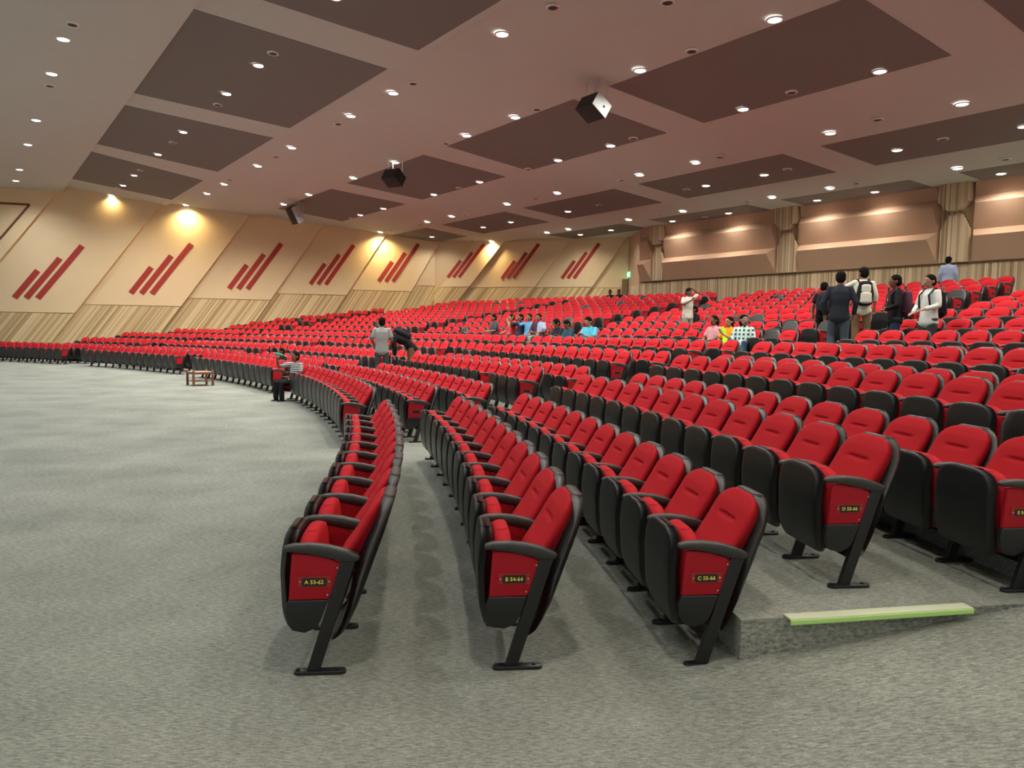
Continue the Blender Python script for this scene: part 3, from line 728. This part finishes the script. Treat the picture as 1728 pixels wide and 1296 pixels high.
pil(23.88, 24.6, 'slatted wood pilaster in the left corner of the back wall')
pil(16.92, 17.84, 'slatted wood pilaster nearer the middle of the back wall')
pil(10.67, 11.64, 'slatted wood pilaster near the right edge of the back wall')

# ------------------------------------------------------------------ hanging loudspeakers
def speaker(p, ceil_z, label, white, tilt=32, dims=(.50, .62, .38), yaw=0, flip=1):
    e = empty('loudspeaker', label, 'loudspeaker', p, 0)
    b = U2.copy(); a = U1.copy()
    if yaw: rz = Matrix.Rotation(R(yaw), 3, 'Z'); b = rz @ b; a = rz @ a
    rt = Matrix.Rotation(R(tilt), 3, a); b2 = rt @ b; d2 = rt @ Vector((0, 0, 1))
    Lb, La, Ld = dims
    def X(s, t, z): return b2 * (s * Lb / 2) + a * (t * La / 2) + d2 * (z * Ld / 2)
    def box(name, f, m, bev=.01):
        mb = MB(); vs = [X(*q) for q in f]; mb.add(vs, [(0, 1, 2, 3), (7, 6, 5, 4), (0, 4, 5, 1), (1, 5, 6, 2), (2, 6, 7, 3), (3, 7, 4, 0)], 0, False); return mb.obj(name, m, e, bev)
    box('cabinet', [(-1, -1, -1), (1, -1, -1), (1, 1, -1), (-1, 1, -1), (-1, -.97, 1), (1, -.97, 1), (1, .97, 1), (-1, .97, 1)], 'speaker_black')
    k = 1.03
    box('end_plate', [(-1.01, -k, -1.01), (1.01, -k, -1.01), (1.01, -1, -1.01), (-1.01, -1, -1.01), (-1.01, -k, 1.01), (1.01, -k, 1.01), (1.01, -1, 1.01), (-1.01, -1, 1.01)], 'speaker_grey' if white else 'speaker_black', .003)
    mb = MB(); c = X(.25, -k - .01, 0); mb.ball(c, .03, 10, 6); mb.obj('socket', 'dark_hole', e)
    mb = MB(); c = X(-1.0, 0, 0); mb.add([X(-1.02, -.85, -.85), X(-1.02, .85, -.85), X(-1.02, .85, .85), X(-1.02, -.85, .85)], [(0, 1, 2, 3)], 0, False); mb.obj('grille', 'speaker_black', e)
    for s, t in ((-.6, -.7), (-.6, .7), (.6, -.7), (.6, .7)):
        q = X(s, t, 1); h = ceil_z - p[2] + .03
        mb = MB(); mb.tube([q - Vector((0, 0, .01)), Vector((q.x, q.y, h))], [.008, .008], 6); mb.obj('hanging_rod', 'steel', e)
speaker((1.86, 18.25, 7.15), 7.75, 'black loudspeaker with pale end plate hanging nearest the camera', True)
speaker((-4.36, 26.74, 7.12), 7.75, 'all-black loudspeaker hanging in the middle of the ceiling', False, yaw=25, dims=(.5, .62, .42))
speaker((-10.48, 35.56, 7.12), 7.75, 'grey-backed loudspeaker hanging near the left side wall', True, tilt=60, dims=(.8, .5, .45), yaw=15)

# ------------------------------------------------------------------ low wooden table
t = empty('low_table', 'small square low wooden table alone on the open carpet', 'table', (-9.1, 21.38, 0), R(41))
hw = .27
for i, (a, b) in enumerate(((-1, -1), (1, -1), (1, 1), (-1, 1))):
    mb = MB(); mb.box((a * hw, b * hw, .215), (.06, .06, .43)); l = mb.obj('leg', 'table_wood', t, .006)
    mb = MB(); mb.ball((a * hw, b * hw, .432), (.03, .03, .018), 10, 6); mb.obj('knob', 'table_wood', l)
MB().box((0, 0, .395), (2 * hw + .02, 2 * hw + .02, .022)).obj('table_top', 'table_top', t, .004)
for a, b, d in ((0, -1, (2 * hw, .025, .05)), (0, 1, (2 * hw, .025, .05)), (-1, 0, (.025, 2 * hw, .05)), (1, 0, (.025, 2 * hw, .05))):
    MB().box((a * hw, b * hw, .36), d).obj('apron', 'table_wood', t, .003); 
MB().box((0, 0, .13), (2 * hw, 2 * hw, .02)).obj('lower_shelf', 'table_wood', t, .003)
# ------------------------------------------------------------------ people
def skin_mat(n, c): mat(n, c, .6, spec=.3)
skin_mat('skin_a', (.30, .15, .085)); skin_mat('skin_b', (.20, .095, .055)); skin_mat('skin_c', (.42, .235, .15))
mat('hair', (.008, .007, .006), .9, spec=.08); mat('eye_white', (.7, .68, .65), .3); mat('lip', (.25, .08, .06), .5)
CLOTH = dict(grey=(.30, .32, .31), dgrey=(.06, .063, .065), black=(.014, .014, .016), navy=(.03, .045, .08), charcoal=(.022, .026, .035), cream=(.66, .66, .56), white=(.72, .76, .72), ltblue=(.32, .44, .62), blue=(.12, .36, .62), cyan=(.10, .52, .72), maroon=(.09, .035, .06),
             redtee=(.62, .08, .09), pink=(.66, .33, .36), orange=(.85, .36, .02), lime=(.45, .75, .02), jeans=(.05, .085, .13), brown=(.17, .10, .055), teal=(.03, .08, .11), slate=(.06, .08, .105), paleblue=(.36, .44, .60), khaki=(.35, .34, .28))
for k, c in CLOTH.items(): mat('cloth_' + k, c, .85, spec=.15, noise=.1, nscale=14, bump=.2, bscale=120)
def stripes(name, c1, c2, sc, plaid=False):
    m, nt, b = nodes(name); L = nt.links; tc = N(nt, 'ShaderNodeTexCoord'); sp = N(nt, 'ShaderNodeSeparateXYZ'); L.new(tc.outputs['Object'], sp.inputs[0])
    def band(ax, s):
        a = N(nt, 'ShaderNodeMath', operation='MULTIPLY'); L.new(sp.outputs[ax], a.inputs[0]); a.inputs[1].default_value = s
        f = N(nt, 'ShaderNodeMath', operation='FRACT'); L.new(a.outputs[0], f.inputs[0])
        g = N(nt, 'ShaderNodeMath', operation='GREATER_THAN'); L.new(f.outputs[0], g.inputs[0]); g.inputs[1].default_value = .5; return g
    g = band('Z', sc); out = g
    if plaid:
        h = band('X', sc); out = N(nt, 'ShaderNodeMath', operation='MULTIPLY'); L.new(g.outputs[0], out.inputs[0]); L.new(h.outputs[0], out.inputs[1])
    mx = N(nt, 'ShaderNodeMix', data_type='RGBA'); L.new(out.outputs[0], mx.inputs[0]); mx.inputs[6].default_value = (*c1, 1); mx.inputs[7].default_value = (*c2, 1)
    L.new(mx.outputs[2], b.inputs['Base Color']); b.inputs['Roughness'].default_value = .85
stripes('cloth_striped', (.62, .64, .62), (.02, .022, .03), 24); stripes('cloth_plaid', (.55, .72, .66), (.015, .04, .05), 11, True)

V = Vector
def base_pose(sit):
    if sit:
        p = dict(pelvis=V((0, 0, .48)), waist=V((0, -.06, .62)), chest=V((0, -.11, .80)), neck=V((0, -.10, .965)), head=V((0, -.06, 1.075)))
        for s, n in ((1, 'R'), (-1, 'L')):
            p['hip' + n] = V((.09 * s, .0, .47)); p['knee' + n] = V((.11 * s, .41, .47)); p['ankle' + n] = V((.11 * s, .40, .09))
            p['shoulder' + n] = V((.165 * s, -.11, .895)); p['elbow' + n] = V((.23 * s, -.02, .66)); p['wrist' + n] = V((.12 * s, .20, .60)); p['hand' + n] = V((.08 * s, .26, .59))
    else:
        p = dict(pelvis=V((0, 0, .86)), waist=V((0, 0, .99)), chest=V((0, -.01, 1.19)), neck=V((0, 0, 1.36)), head=V((0, .02, 1.475)))
        for s, n in ((1, 'R'), (-1, 'L')):
            p['hip' + n] = V((.085 * s, 0, .84)); p['knee' + n] = V((.10 * s, .02, .45)); p['ankle' + n] = V((.11 * s, -.02, .08))
            p['shoulder' + n] = V((.165 * s, 0, 1.295)); p['elbow' + n] = V((.225 * s, -.03, 1.06)); p['wrist' + n] = V((.23 * s, .03, .84)); p['hand' + n] = V((.225 * s, .05, .76))
    return p
def remeshed(mb, name, m, parent, vox=.014, sm=6):
    me = mb.mesh(name, m); fix(me); o = link(name, me)
    md = o.modifiers.new('r', 'REMESH'); md.mode = 'VOXEL'; md.voxel_size = vox; md.use_smooth_shade = True
    s = o.modifiers.new('s', 'SMOOTH'); s.factor = .5; s.iterations = sm
    dg = bpy.context.evaluated_depsgraph_get(); me2 = bpy.data.meshes.new_from_object(o.evaluated_get(dg)); bpy.data.objects.remove(o); bpy.data.meshes.remove(me)
    for p in me2.polygons: p.use_smooth = True
    me2.materials.clear(); me2.materials.append(MATS[m]); me2.name = name
    return link(name, me2, parent)
def hand(mb, wr, hd, s, curl=.5):
    d = (hd - wr).normalized(); side = V((s, 0, 0)); side = (side - d * side.dot(d)).normalized() if abs(d.x) < .9 else V((0, 1, 0)); nrm = d.cross(side)
    palm = wr + d * .045
    mb.tube([wr, wr + d * .03, wr + d * .075], [.024, (.036, .018), (.036, .016)], 8, right=side)
    for i in range(4):
        b = wr + d * .08 + side * (-.026 + .0175 * i); L = [.062, .072, .068, .052][i]
        k1 = b + d * L * .5; k2 = k1 + (d * (1 - curl) + nrm * curl * s).normalized() * L * .5
        mb.tube([b, k1, k2], [.0095, .009, .0078], 6)
    t0 = wr + d * .025 - side * .03; mb.tube([t0, t0 - side * .022 + d * .03, t0 - side * .026 + d * .06], [.011, .010, .008], 6)
def person(label, loc, rz, pose, sc=1.0, skin='skin_a', shirt='black', pants='dgrey', sleeve='short', hair='short', head_turn=0, head_tilt=0, extras=(), group=None, shoe='black', skirt=0):
    p = pose; P = lambda k: p[k] * sc
    body = MB()
    up = (p['head'] - p['neck']).normalized()
    hr = Matrix.Rotation(R(head_turn), 3, 'Z') @ Matrix.Rotation(R(head_tilt), 3, 'X')
    h = P('head'); S = sc
    body.ball(h + hr @ V((0, 0, .018 * S)), (.078 * S, .092 * S, .098 * S), 16, 12, rot=hr)
    body.ball(h + hr @ V((0, .022 * S, -.045 * S)), (.058 * S, .066 * S, .062 * S), 14, 10, rot=hr)     # jaw
    body.tube([h + hr @ V((0, .085 * S, .012 * S)), h + hr @ V((0, .104 * S, -.022 * S))], [.008 * S, .014 * S], 6)     # nose
    for s in (-1, 1): body.ball(h + hr @ V((.08 * S * s, -.005 * S, -.004 * S)), (.012 * S, .022 * S, .032 * S), 8, 6, rot=hr)
    body.tube([P('neck') - V((0, 0, .04 * S)), P('neck'), h + hr @ V((0, -.015 * S, -.04 * S))], [.055 * S, .050 * S, .048 * S], 12)
    body.tube([P('pelvis'), P('waist'), P('chest'), P('neck') - V((0, 0, .03 * S))], [(.13 * S, .09 * S), (.12 * S, .085 * S), (.14 * S, .09 * S), (.05 * S, .05 * S)], 14)
    for n, s in (('R', 1), ('L', -1)):
        body.tube([P('neck') - V((0, 0, .06 * S)), P('shoulder' + n), lerp(P('shoulder' + n), P('elbow' + n), .5), P('elbow' + n), lerp(P('elbow' + n), P('wrist' + n), .35), P('wrist' + n)], [.035 * S, .047 * S, .042 * S, .034 * S, .034 * S, .024 * S], 10)
        hand(body, P('wrist' + n), P('hand' + n), s)
        body.tube([P('pelvis'), P('hip' + n), lerp(P('hip' + n), P('knee' + n), .5), P('knee' + n), lerp(P('knee' + n), P('ankle' + n), .35), P('ankle' + n)], [.07 * S, .075 * S, .065 * S, .05 * S, .05 * S, .034 * S], 10)
    root = remeshed(body, 'person', skin, None, .0115, 2)
    root.location = loc; root.rotation_euler = (0, 0, rz); tag(root, label, 'person', group)
    # hair
    hm = MB(); hm.ball(h + hr @ V((0, -.014 * S, .038 * S)), (.088 * S, .098 * S, .092 * S), 16, 10, rot=hr)
    hm.ball(h + hr @ V((0, -.036 * S, -.008 * S)), (.084 * S, .078 * S, .085 * S), 14, 10, rot=hr)
    if hair == 'long':
        hm.tube([h + hr @ V((0, -.06 * S, .02 * S)), h + hr @ V((0, -.085 * S, -.08 * S)), P('neck') + V((.02, -.07, -.06)) * S, P('neck') + V((.03, -.06, -.2)) * S], [.075 * S, .06 * S, .045 * S, .025 * S], 10)
    if hair == 'bob':
        hm.ball(h + hr @ V((0, -.04 * S, -.05 * S)), (.095 * S, .07 * S, .09 * S), 14, 10, rot=hr)
    remeshed(hm, 'hair', 'hair', root, .015, 3)
    for s in (-1, 1):
        e = MB(); e.ball(h + hr @ V((.03 * s * S, .083 * S, .012 * S)), (.010 * S, .008 * S, .006 * S), 8, 6, rot=hr); eo = e.obj('eye', 'eye_white', root)
        e = MB(); e.ball(h + hr @ V((.03 * s * S, .090 * S, .012 * S)), (.0048 * S, .004 * S, .005 * S), 8, 6); e.obj('pupil', 'hair', eo)
        e = MB(); e.tube([h + hr @ V((.014 * s * S, .087 * S, .032 * S)), h + hr @ V((.045 * s * S, .078 * S, .032 * S))], [.004 * S, .003 * S], 6); e.obj('eyebrow', 'hair', root)
    e = MB(); e.tube([h + hr @ V((-.022 * S, .088 * S, -.052 * S)), h + hr @ V((0, .094 * S, -.053 * S)), h + hr @ V((.022 * S, .088 * S, -.052 * S))], [.004 * S, .007 * S, .004 * S], 6); e.obj('mouth', 'lip', root)
    # shirt
    sh = MB(); hem = lerp(P('pelvis'), P('waist'), -.35 if not p.get('sit') else .1)
    if not p.get('sit') and abs((p['chest'] - p['waist']).normalized().z) > .8: hem = P('pelvis') - V((0, 0, (.10 + .06 * skirt) * S)); hw_ = .178
    else: hw_ = .165
    sh.tube([hem, lerp(hem, P('pelvis'), .3), P('pelvis'), P('waist'), lerp(P('waist'), P('chest'), .6), P('chest') + (P('neck') - P('chest')) * .3, P('chest') + (P('neck') - P('chest')) * .66, P('neck') - (P('neck') - P('chest')) * .12], [(hw_ * S, .128 * S), (hw_ * S, .128 * S), (.165 * S, .124 * S), (.152 * S, .114 * S), (.170 * S, .122 * S), (.165 * S, .112 * S), (.118 * S, .088 * S), (.066 * S, .062 * S)], 18)
    for n in 'RL':
        A, B_, Cw = P('shoulder' + n), P('elbow' + n), P('wrist' + n); c0 = P('neck') - (P('neck') - P('chest')) * .3
        if sleeve == 'short': sh.tube([c0, A, lerp(A, B_, .45), lerp(A, B_, .72)], [.055 * S, .058 * S, .060 * S, .062 * S], 12)
        else: sh.tube([c0, A, lerp(A, B_, .5), B_, lerp(B_, Cw, .5), lerp(B_, Cw, .92 if sleeve == 'long' else .35)], [.055 * S, .058 * S, .055 * S, .050 * S, .046 * S, .040 * S], 12)
    remeshed(sh, 'shirt', 'cloth_' + shirt, root, .017, 3)
    tr = MB(); tr.tube([P('pelvis') - V((0, 0, .03 * S)), lerp(P('pelvis'), P('waist'), .5)], [(.145 * S, .100 * S), (.135 * S, .092 * S)], 14)
    for n in 'RL':
        tr.tube([lerp(P('pelvis'), P('hip' + n), .6), P('hip' + n), lerp(P('hip' + n), P('knee' + n), .5), P('knee' + n), lerp(P('knee' + n), P('ankle' + n), .5), lerp(P('knee' + n), P('ankle' + n), .95)], [.08 * S, .092 * S, .082 * S, .068 * S, .064 * S, .062 * S], 12)
    remeshed(tr, 'trousers', 'cloth_' + pants, root, .017, 3)
    for n, s in (('R', 1), ('L', -1)):
        a = P('ankle' + n); d = p.get('toe' + n, V((.02 * s, 1, -.12))).normalized()
        so = MB(); so.tube([a - d * .05 * S - V((0, 0, .035 * S)), a + d * .06 * S - V((0, 0, .035 * S)), a + d * .15 * S - V((0, 0, .042 * S))], [(.038 * S, .038 * S), (.045 * S, .036 * S), (.038 * S, .024 * S)], 10); so.obj('shoe', 'cloth_' + shoe, root)
    for ex in extras: ex(root, p, S)
    return root
def backpack(col, acc=None, wearer=''):
    def f(root, p, S, col=col, acc=acc):
        c = p['chest'] * S; w = p['waist'] * S; up = (c - w).normalized(); bk = V((0, -1, 0)); bk = (bk - up * bk.dot(up)).normalized() if abs(up.y) < .9 else V((0, 0, 1))
        b = empty('backpack', None, None, root.matrix_local @ V((0, 0, 0))); b.rotation_euler = root.rotation_euler; b.location = root.location
        tag(b, acc[0] if acc else 'dark backpack worn by the %s' % wearer, 'backpack')
        mid = (c + w) / 2 + bk * .175 * S
        m = MB(); m.tube([mid - up * .17 * S, mid, mid + up * .20 * S], [(.145 * S, .095 * S), (.155 * S, .10 * S), (.12 * S, .07 * S)], 12); remeshed(m, 'bag_body', 'cloth_' + col, b, .014, 3)
        m = MB(); q = mid - up * .08 * S + bk * .09 * S; m.tube([q - up * .07 * S, q + up * .09 * S], [(.11 * S, .045 * S), (.10 * S, .04 * S)], 10); remeshed(m, 'front_pocket', 'cloth_' + (acc[1] if acc else col), b, .014, 3)
        if acc:
            m = MB(); q = mid + up * .11 * S + bk * .07 * S; m.tube([q - up * .07 * S, q + up * .05 * S], [(.09 * S, .035 * S), (.085 * S, .03 * S)], 10); remeshed(m, 'top_pocket', 'cloth_' + acc[1], b, .014, 3)
        for n in 'RL':
            s = 1 if n == 'R' else -1; a = p['shoulder' + n] * S * 1.0; a = V((a.x * .62, a.y, a.z))
            m = MB(); m.tube([mid + up * .16 * S + V((.07 * s * S, 0, 0)), a + up * .075 * S, a - bk * .12 * S - up * .06 * S, w - bk * .10 * S + V((.12 * s * S, 0, 0)) + up * .05 * S, mid - up * .15 * S + V((.13 * s * S, 0, 0))], [(.022, .007)] * 5, 8); m.obj('strap', 'cloth_' + col, b)
    return f
def at(row, th, dr=0): v, a = frame_of(row, th, dr); return v, a
def face(th, off=0): return R(th) + PI / 2 + R(off)         # facing the stage, plus offset
def camang(loc): return math.atan2(-loc.y, -loc.x) - PI / 2    # facing the camera
def seated(label, row, th, **k):
    if row in 'IJ' and th > 24: k['sc'] = k.get('sc', .97) * 1.14
    v, a = at(row, th, .08); po = base_pose(True); po['sit'] = True
    for kk, vv in k.pop('pose', {}).items(): po[kk] = V(vv)
    v = v + Vector((0, 0, -.05 if not (row in 'IJ' and th > 24) else .02)); sc = k.pop('sc', .97); off = k.pop('off', 0)
    return person(label, v, face(th, off), po, sc, **k)
def standing(label, row, th, dr=-.1, off=0, rz=None, **k):
    v, a = at(row, th, dr); po = base_pose(False)
    for kk, vv in k.pop('pose', {}).items(): po[kk] = V(vv)
    return person(label, v, face(th, off) if rz is None else rz, po, k.pop('sc', 1.0), **k)
SN = dict()
for (row, th), (r2, t2) in zip(SEATED, SEATED_SNAP): SN[(row, th)] = t2
LAP = dict(wristR=(.08, .22, .62), handR=(.04, .27, .63), wristL=(-.08, .22, .62), handL=(-.04, .27, .63))
PHONE = dict(wristR=(.07, .22, .74), handR=(.03, .27, .78), elbowR=(.20, .02, .66), wristL=(-.07, .22, .74), handL=(-.03, .27, .78), elbowL=(-.20, .02, .66), head=(0, -.03, 1.06), neck=(0, -.09, .955))
# striped polo drinking
seated('man in striped polo drinking from a green bottle in the front row', 'A', SN[('A', 29.25)], shirt='striped', pants='black', skin='skin_b', sc=1.0, head_tilt=12, off=25,
       pose=dict(elbowR=(.27, .22, .84), wristR=(.16, .33, 1.02), handR=(.09, .36, 1.06), wristL=(-.10, .24, .60), handL=(-.04, .29, .61)))
seated('dark-haired person half hidden behind the man with the green bottle', 'B', SN[('B', 36.0)], shirt='black', pants='black', skin='skin_b')
# middle group, back line
seated('seated young man in navy and white top at the left end of the middle group', 'J', SN[('J', 36.6)], shirt='slate', pants='dgrey', pose=LAP, off=-15)
seated('bearded man in red T-shirt seated with a hand raised to his face', 'J', SN[('J', 35.4)], shirt='redtee', pants='dgrey', skin='skin_c', off=-10, pose=dict(elbowL=(-.26, .12, .78), wristL=(-.12, .12, .98), handL=(-.07, .12, 1.03)))
seated('seated person in dark top with raised hands beside the red T-shirt', 'J', SN[('J', 34.55)], shirt='navy', pants='black', pose=dict(elbowR=(.22, .16, .86), wristR=(.12, .16, 1.04), handR=(.10, .15, 1.12), elbowL=(-.22, .16, .86), wristL=(-.12, .16, 1.04), handL=(-.10, .15, 1.12)))
seated('seated man in bright blue long-sleeved shirt in the middle group', 'J', SN[('J', 33.9)], shirt='blue', pants='jeans', sleeve='long', off=25, pose=dict(elbowR=(.28, .10, .84), wristR=(.22, .30, .95), handR=(.20, .34, 1.0)))
seated('seated man in pale blue shirt right of the bright blue shirt', 'J', SN[('J', 33.0)], shirt='ltblue', pants='dgrey', off=25, pose=LAP)
seated('seated man in dark maroon shirt at the right end of the rear line', 'J', SN[('J', 32.35)], shirt='maroon', pants='khaki', sleeve='long', off=35, pose=dict(wristR=(.14, .32, .58), handR=(.12, .38, .57)))
# front line looking at phones
seated('leftmost of the four seated men bent over phones, in black', 'I', SN[('I', 30.2)], shirt='black', pants='black', head_tilt=-28, pose=dict(PHONE, kneeR=(.10, .38, .66), kneeL=(-.12, .38, .62)))
seated('second of the four seated men bent over phones, in dark top', 'I', SN[('I', 29.45)], shirt='charcoal', pants='dgrey', head_tilt=-25, pose=PHONE, sc=1.0)
seated('third of the four seated men bent over phones, in teal top', 'I', SN[('I', 28.75)], shirt='teal', pants='slate', head_tilt=-30, sleeve='long', pose=dict(PHONE, kneeR=(.10, .38, .64)))
seated('seated man in cyan T-shirt at the right end of the phone group', 'I', SN[('I', 27.7)], shirt='cyan', pants='slate', skin='skin_c', head_tilt=-18, sc=1.03, off=20, pose=PHONE)
# three women on the right
seated('smiling woman in pink shirt seated with dark backpack straps', 'J', SN[('J', 22.2)], shirt='pink', pants='black', skin='skin_b', hair='long', off=10, pose=LAP, sc=1.03)
g_or = seated('woman in orange top seated with lime green scarf', 'J', SN[('J', 21.35)], shirt='orange', pants='lime', skin='skin_c', hair='long', off=15, pose=dict(elbowL=(-.22, .10, .68), wristL=(-.05, .22, .80), handL=(.0, .24, .88)), sc=1.0,
       extras=[lambda r, p, S: remeshed((lambda m: (m.tube([p['shoulderR'] * S + V((0, .08, .05)), p['chest'] * S + V((.02, .13, -.05)), p['waist'] * S + V((-.06, .20, -.05)), V((-.10, .34, .45)) * S], [(.06, .02), (.07, .02), (.07, .02), (.07, .015)], 10), m)[1])(MB()), 'scarf', 'cloth_lime', r, .012, 2)])
seated('woman in black and white checked shirt with jeans sitting cross-legged', 'J', SN[('J', 20.6)], shirt='plaid', pants='jeans', skin='skin_c', hair='bob', off=40, sleeve='half', head_turn=35, shoe='white', sc=1.03,
       pose=dict(kneeR=(.18, .36, .62), ankleR=(-.10, .46, .40), kneeL=(-.12, .40, .60), ankleL=(-.10, .42, .12), wristR=(.16, .28, .62), handR=(.12, .34, .62)))
# standing people
standing('man in grey T-shirt and dark trousers standing with his back turned, left of centre', 'D', 30.9, dr=-.15, rz=R(8), shirt='grey', pants='dgrey', skin='skin_b', sc=1.12, pose=dict(elbowR=(.24, .0, 1.05), wristR=(.20, .15, .92), handR=(.16, .2, .9), elbowL=(-.24, .0, 1.05), wristL=(-.20, .15, .92), handL=(-.16, .2, .9)))
bend = dict(waist=(0, .12, 1.0), chest=(0, .32, 1.09), neck=(0, .50, 1.13), head=(0, .61, 1.11), shoulderR=(.17, .45, 1.10), shoulderL=(-.17, .45, 1.10), elbowR=(.20, .42, .84), elbowL=(-.20, .42, .84), wristR=(.12, .42, .66), wristL=(-.12, .42, .66), handR=(.10, .42, .58), handL=(-.10, .42, .58))
standing('man in black bending forward with a dark backpack on his back', 'E', 31.3, dr=-.15, rz=R(105), shirt='black', pants='brown', skin='skin_c', sleeve='long', head_tilt=-35, pose=bend, extras=[backpack('charcoal', ('dark backpack on the back of the bending man', 'black'))], sc=1.12)
standing('man in pale T-shirt standing with one hand on his head and phone at his mouth', 'L', 26.35, dr=-.15, rz=R(205), shirt='cream', pants='khaki', skin='skin_b', head_tilt=-12, pose=dict(elbowL=(-.34, .03, 1.44), wristL=(-.14, .02, 1.58), handL=(-.07, .0, 1.60), elbowR=(.24, .08, 1.12), wristR=(.05, .20, 1.24), handR=(0, .2, 1.28)))
seated('seated young man in printed black T-shirt beside the man with hand on head', 'L', SN[('L', 26.6)], shirt='black', pants='dgrey', skin='skin_b', off=-20, pose=LAP,
       extras=[lambda r, p, S: MB().box(tuple(p['chest'] * S + V((0, .128, -.02))), (.15, .012, .09)).obj('print', 'cloth_white', r, .004)])
standing('man in black T-shirt with dark backpack walking up, left of the dark-shirted man', 'L', 20.36, dr=-.1, rz=R(-30), shirt='black', pants='black', skin='skin_a', extras=[backpack('charcoal', None, 'man in black T-shirt beside the aisle')], head_turn=-20, sc=.94)
standing('tall man in dark long-sleeved shirt standing in the aisle with his back turned', 'K', 18.4, dr=-.15, rz=R(-24), shirt='charcoal', pants='slate', skin='skin_a', sleeve='long', sc=1.13, pose=dict(kneeL=(-.12, .06, .47), elbowR=(.26, -.03, 1.05), elbowL=(-.26, -.03, 1.05)))
standing('man in cream shirt with black and white backpack standing with his back turned', 'L', 18.95, dr=-.15, rz=R(-12), shirt='cream', pants='brown', skin='skin_a', sleeve='half', sc=1.09, head_turn=25, pose=dict(elbowL=(-.30, .10, 1.20), wristL=(-.48, .18, 1.14), handL=(-.54, .20, 1.10)),
         extras=[backpack('black', ('black backpack with white pockets worn by the man in the cream shirt', 'cream'))])
standing('man in black top with a pink strap walking left along the upper row', 'K', 16.72, dr=-.1, rz=R(78), shirt='black', pants='navy', skin='skin_b', sleeve='long', sc=1.03, pose=dict(elbowR=(.26, -.16, 1.06), wristR=(.20, .0, .90), elbowL=(-.25, .04, 1.05), wristL=(-.16, .20, .98), handL=(-.14, .26, .97)), extras=[backpack('maroon', None, 'man in black top and pink strap')])
standing('man in white long-sleeved shirt with dark backpack facing left', 'K', 15.77, dr=-.1, rz=R(104), shirt='white', pants='dgrey', skin='skin_c', sleeve='long', sc=1.0, pose=dict(elbowR=(.24, .02, 1.06), wristR=(.18, .16, .95), handR=(.16, .22, .93), elbowL=(-.22, .02, 1.06), wristL=(-.16, .24, 1.00), handL=(-.14, .31, .98)), extras=[backpack('black', None, 'man in white shirt facing left')])
standing('man in light blue shirt standing behind the top row by the back wall', 'S', 23.6, dr=.55, rz=R(-35), shirt='paleblue', pants='dgrey', skin='skin_b', sleeve='long', sc=.97, head_turn=-25)
seated('left one of two distant people near the exit, white print on dark top', 'T', SN[('T', 40.7)], shirt='black', pants='black', skin='skin_b', pose=LAP, extras=[lambda r, p, S: MB().box(tuple(p['chest'] * S + V((0, .128, .0))), (.14, .012, .09)).obj('print', 'cloth_white', r, .004)])
seated('right one of two distant people in dark tops near the exit', 'T', SN[('T', 40.1)], shirt='black', pants='black', skin='skin_b', pose=LAP)
# bottle of the drinking man
v, a = at('A', SN[('A', 29.25)], .08); fz = face(SN[('A', 29.25)], 25); hd = Matrix.Rotation(fz, 3, 'Z') @ V((.045, .30, 1.075)) + v
b = empty('bottle', 'green bottle held to the mouth of the man in the striped polo', 'bottle', hd, fz)
mat('green_plastic', (.02, .35, .22), .15, spec=.6, emit=(.05, .5, .3), estr=0)
m = MB(); dvec = V((.25, .92, .22)).normalized(); m.tube([V((0, 0, 0)) - dvec * .10, V((0, 0, 0)) - dvec * .05, V((0, 0, 0)), dvec * .13], [.012, .016, .034, .034], 12); m.obj('bottle_body', 'green_plastic', b)
m = MB(); m.tube([-dvec * .115, -dvec * .095], [.014, .014], 10); m.obj('neck_ring', 'cloth_white', b)
# bag on a seat
v, a = at('K', nearest('K', 21.0)[4], -.02)
bg_ = empty('bag', 'black bag on the seat right of the woman in the checked shirt', 'bag', v + V((0, 0, .40)), a)
m = MB(); m.tube([V((0, .02, .06)), V((0, .05, .18)), V((0, .08, .30))], [(.19, .10), (.18, .09), (.12, .05)], 14); remeshed(m, 'bag_body', 'cloth_black', bg_, .014, 3)
m = MB(); m.tube([V((-.06, .08, .30)), V((0, .09, .37)), V((.06, .08, .30))], [.010, .010, .010], 8); m.obj('handle', 'cloth_charcoal', bg_)

# ------------------------------------------------------------------ camera, world, view
cam = bpy.data.cameras.new('camera'); co = link('camera', cam); SC.camera = co
cam.sensor_fit = 'HORIZONTAL'; cam.sensor_width = 36; cam.lens = 1240 / 1728 * 36; cam.clip_end = 300
pitch = math.atan(88 / 1240)
Mx = Matrix.Rotation(PI / 2 - pitch, 4, 'X') @ Matrix.Rotation(.016, 4, 'Z')
co.matrix_world = Matrix.Translation((0, 0, CAM_H)) @ Mx
w = bpy.data.worlds.new('world'); SC.world = w; w.use_nodes = True
bg = w.node_tree.nodes['Background']; bg.inputs['Color'].default_value = (.95, .97, 1, 1); bg.inputs['Strength'].default_value = .55
SC.view_settings.view_transform = 'Standard'; SC.view_settings.look = 'None'; SC.view_settings.gamma = 1; SC.view_settings.use_curve_mapping = False
SC.view_settings.exposure = 0
SC.cycles.adaptive_threshold = .03; SC.cycles.max_bounces = 6; SC.cycles.diffuse_bounces = 4; SC.cycles.glossy_bounces = 2; SC.cycles.caustics_reflective = False; SC.cycles.caustics_refractive = False; SC.cycles.sample_clamp_indirect = 6
print('SEATS', len(seats), 'individual', len(top), 'people seats', SEATED_SNAP)
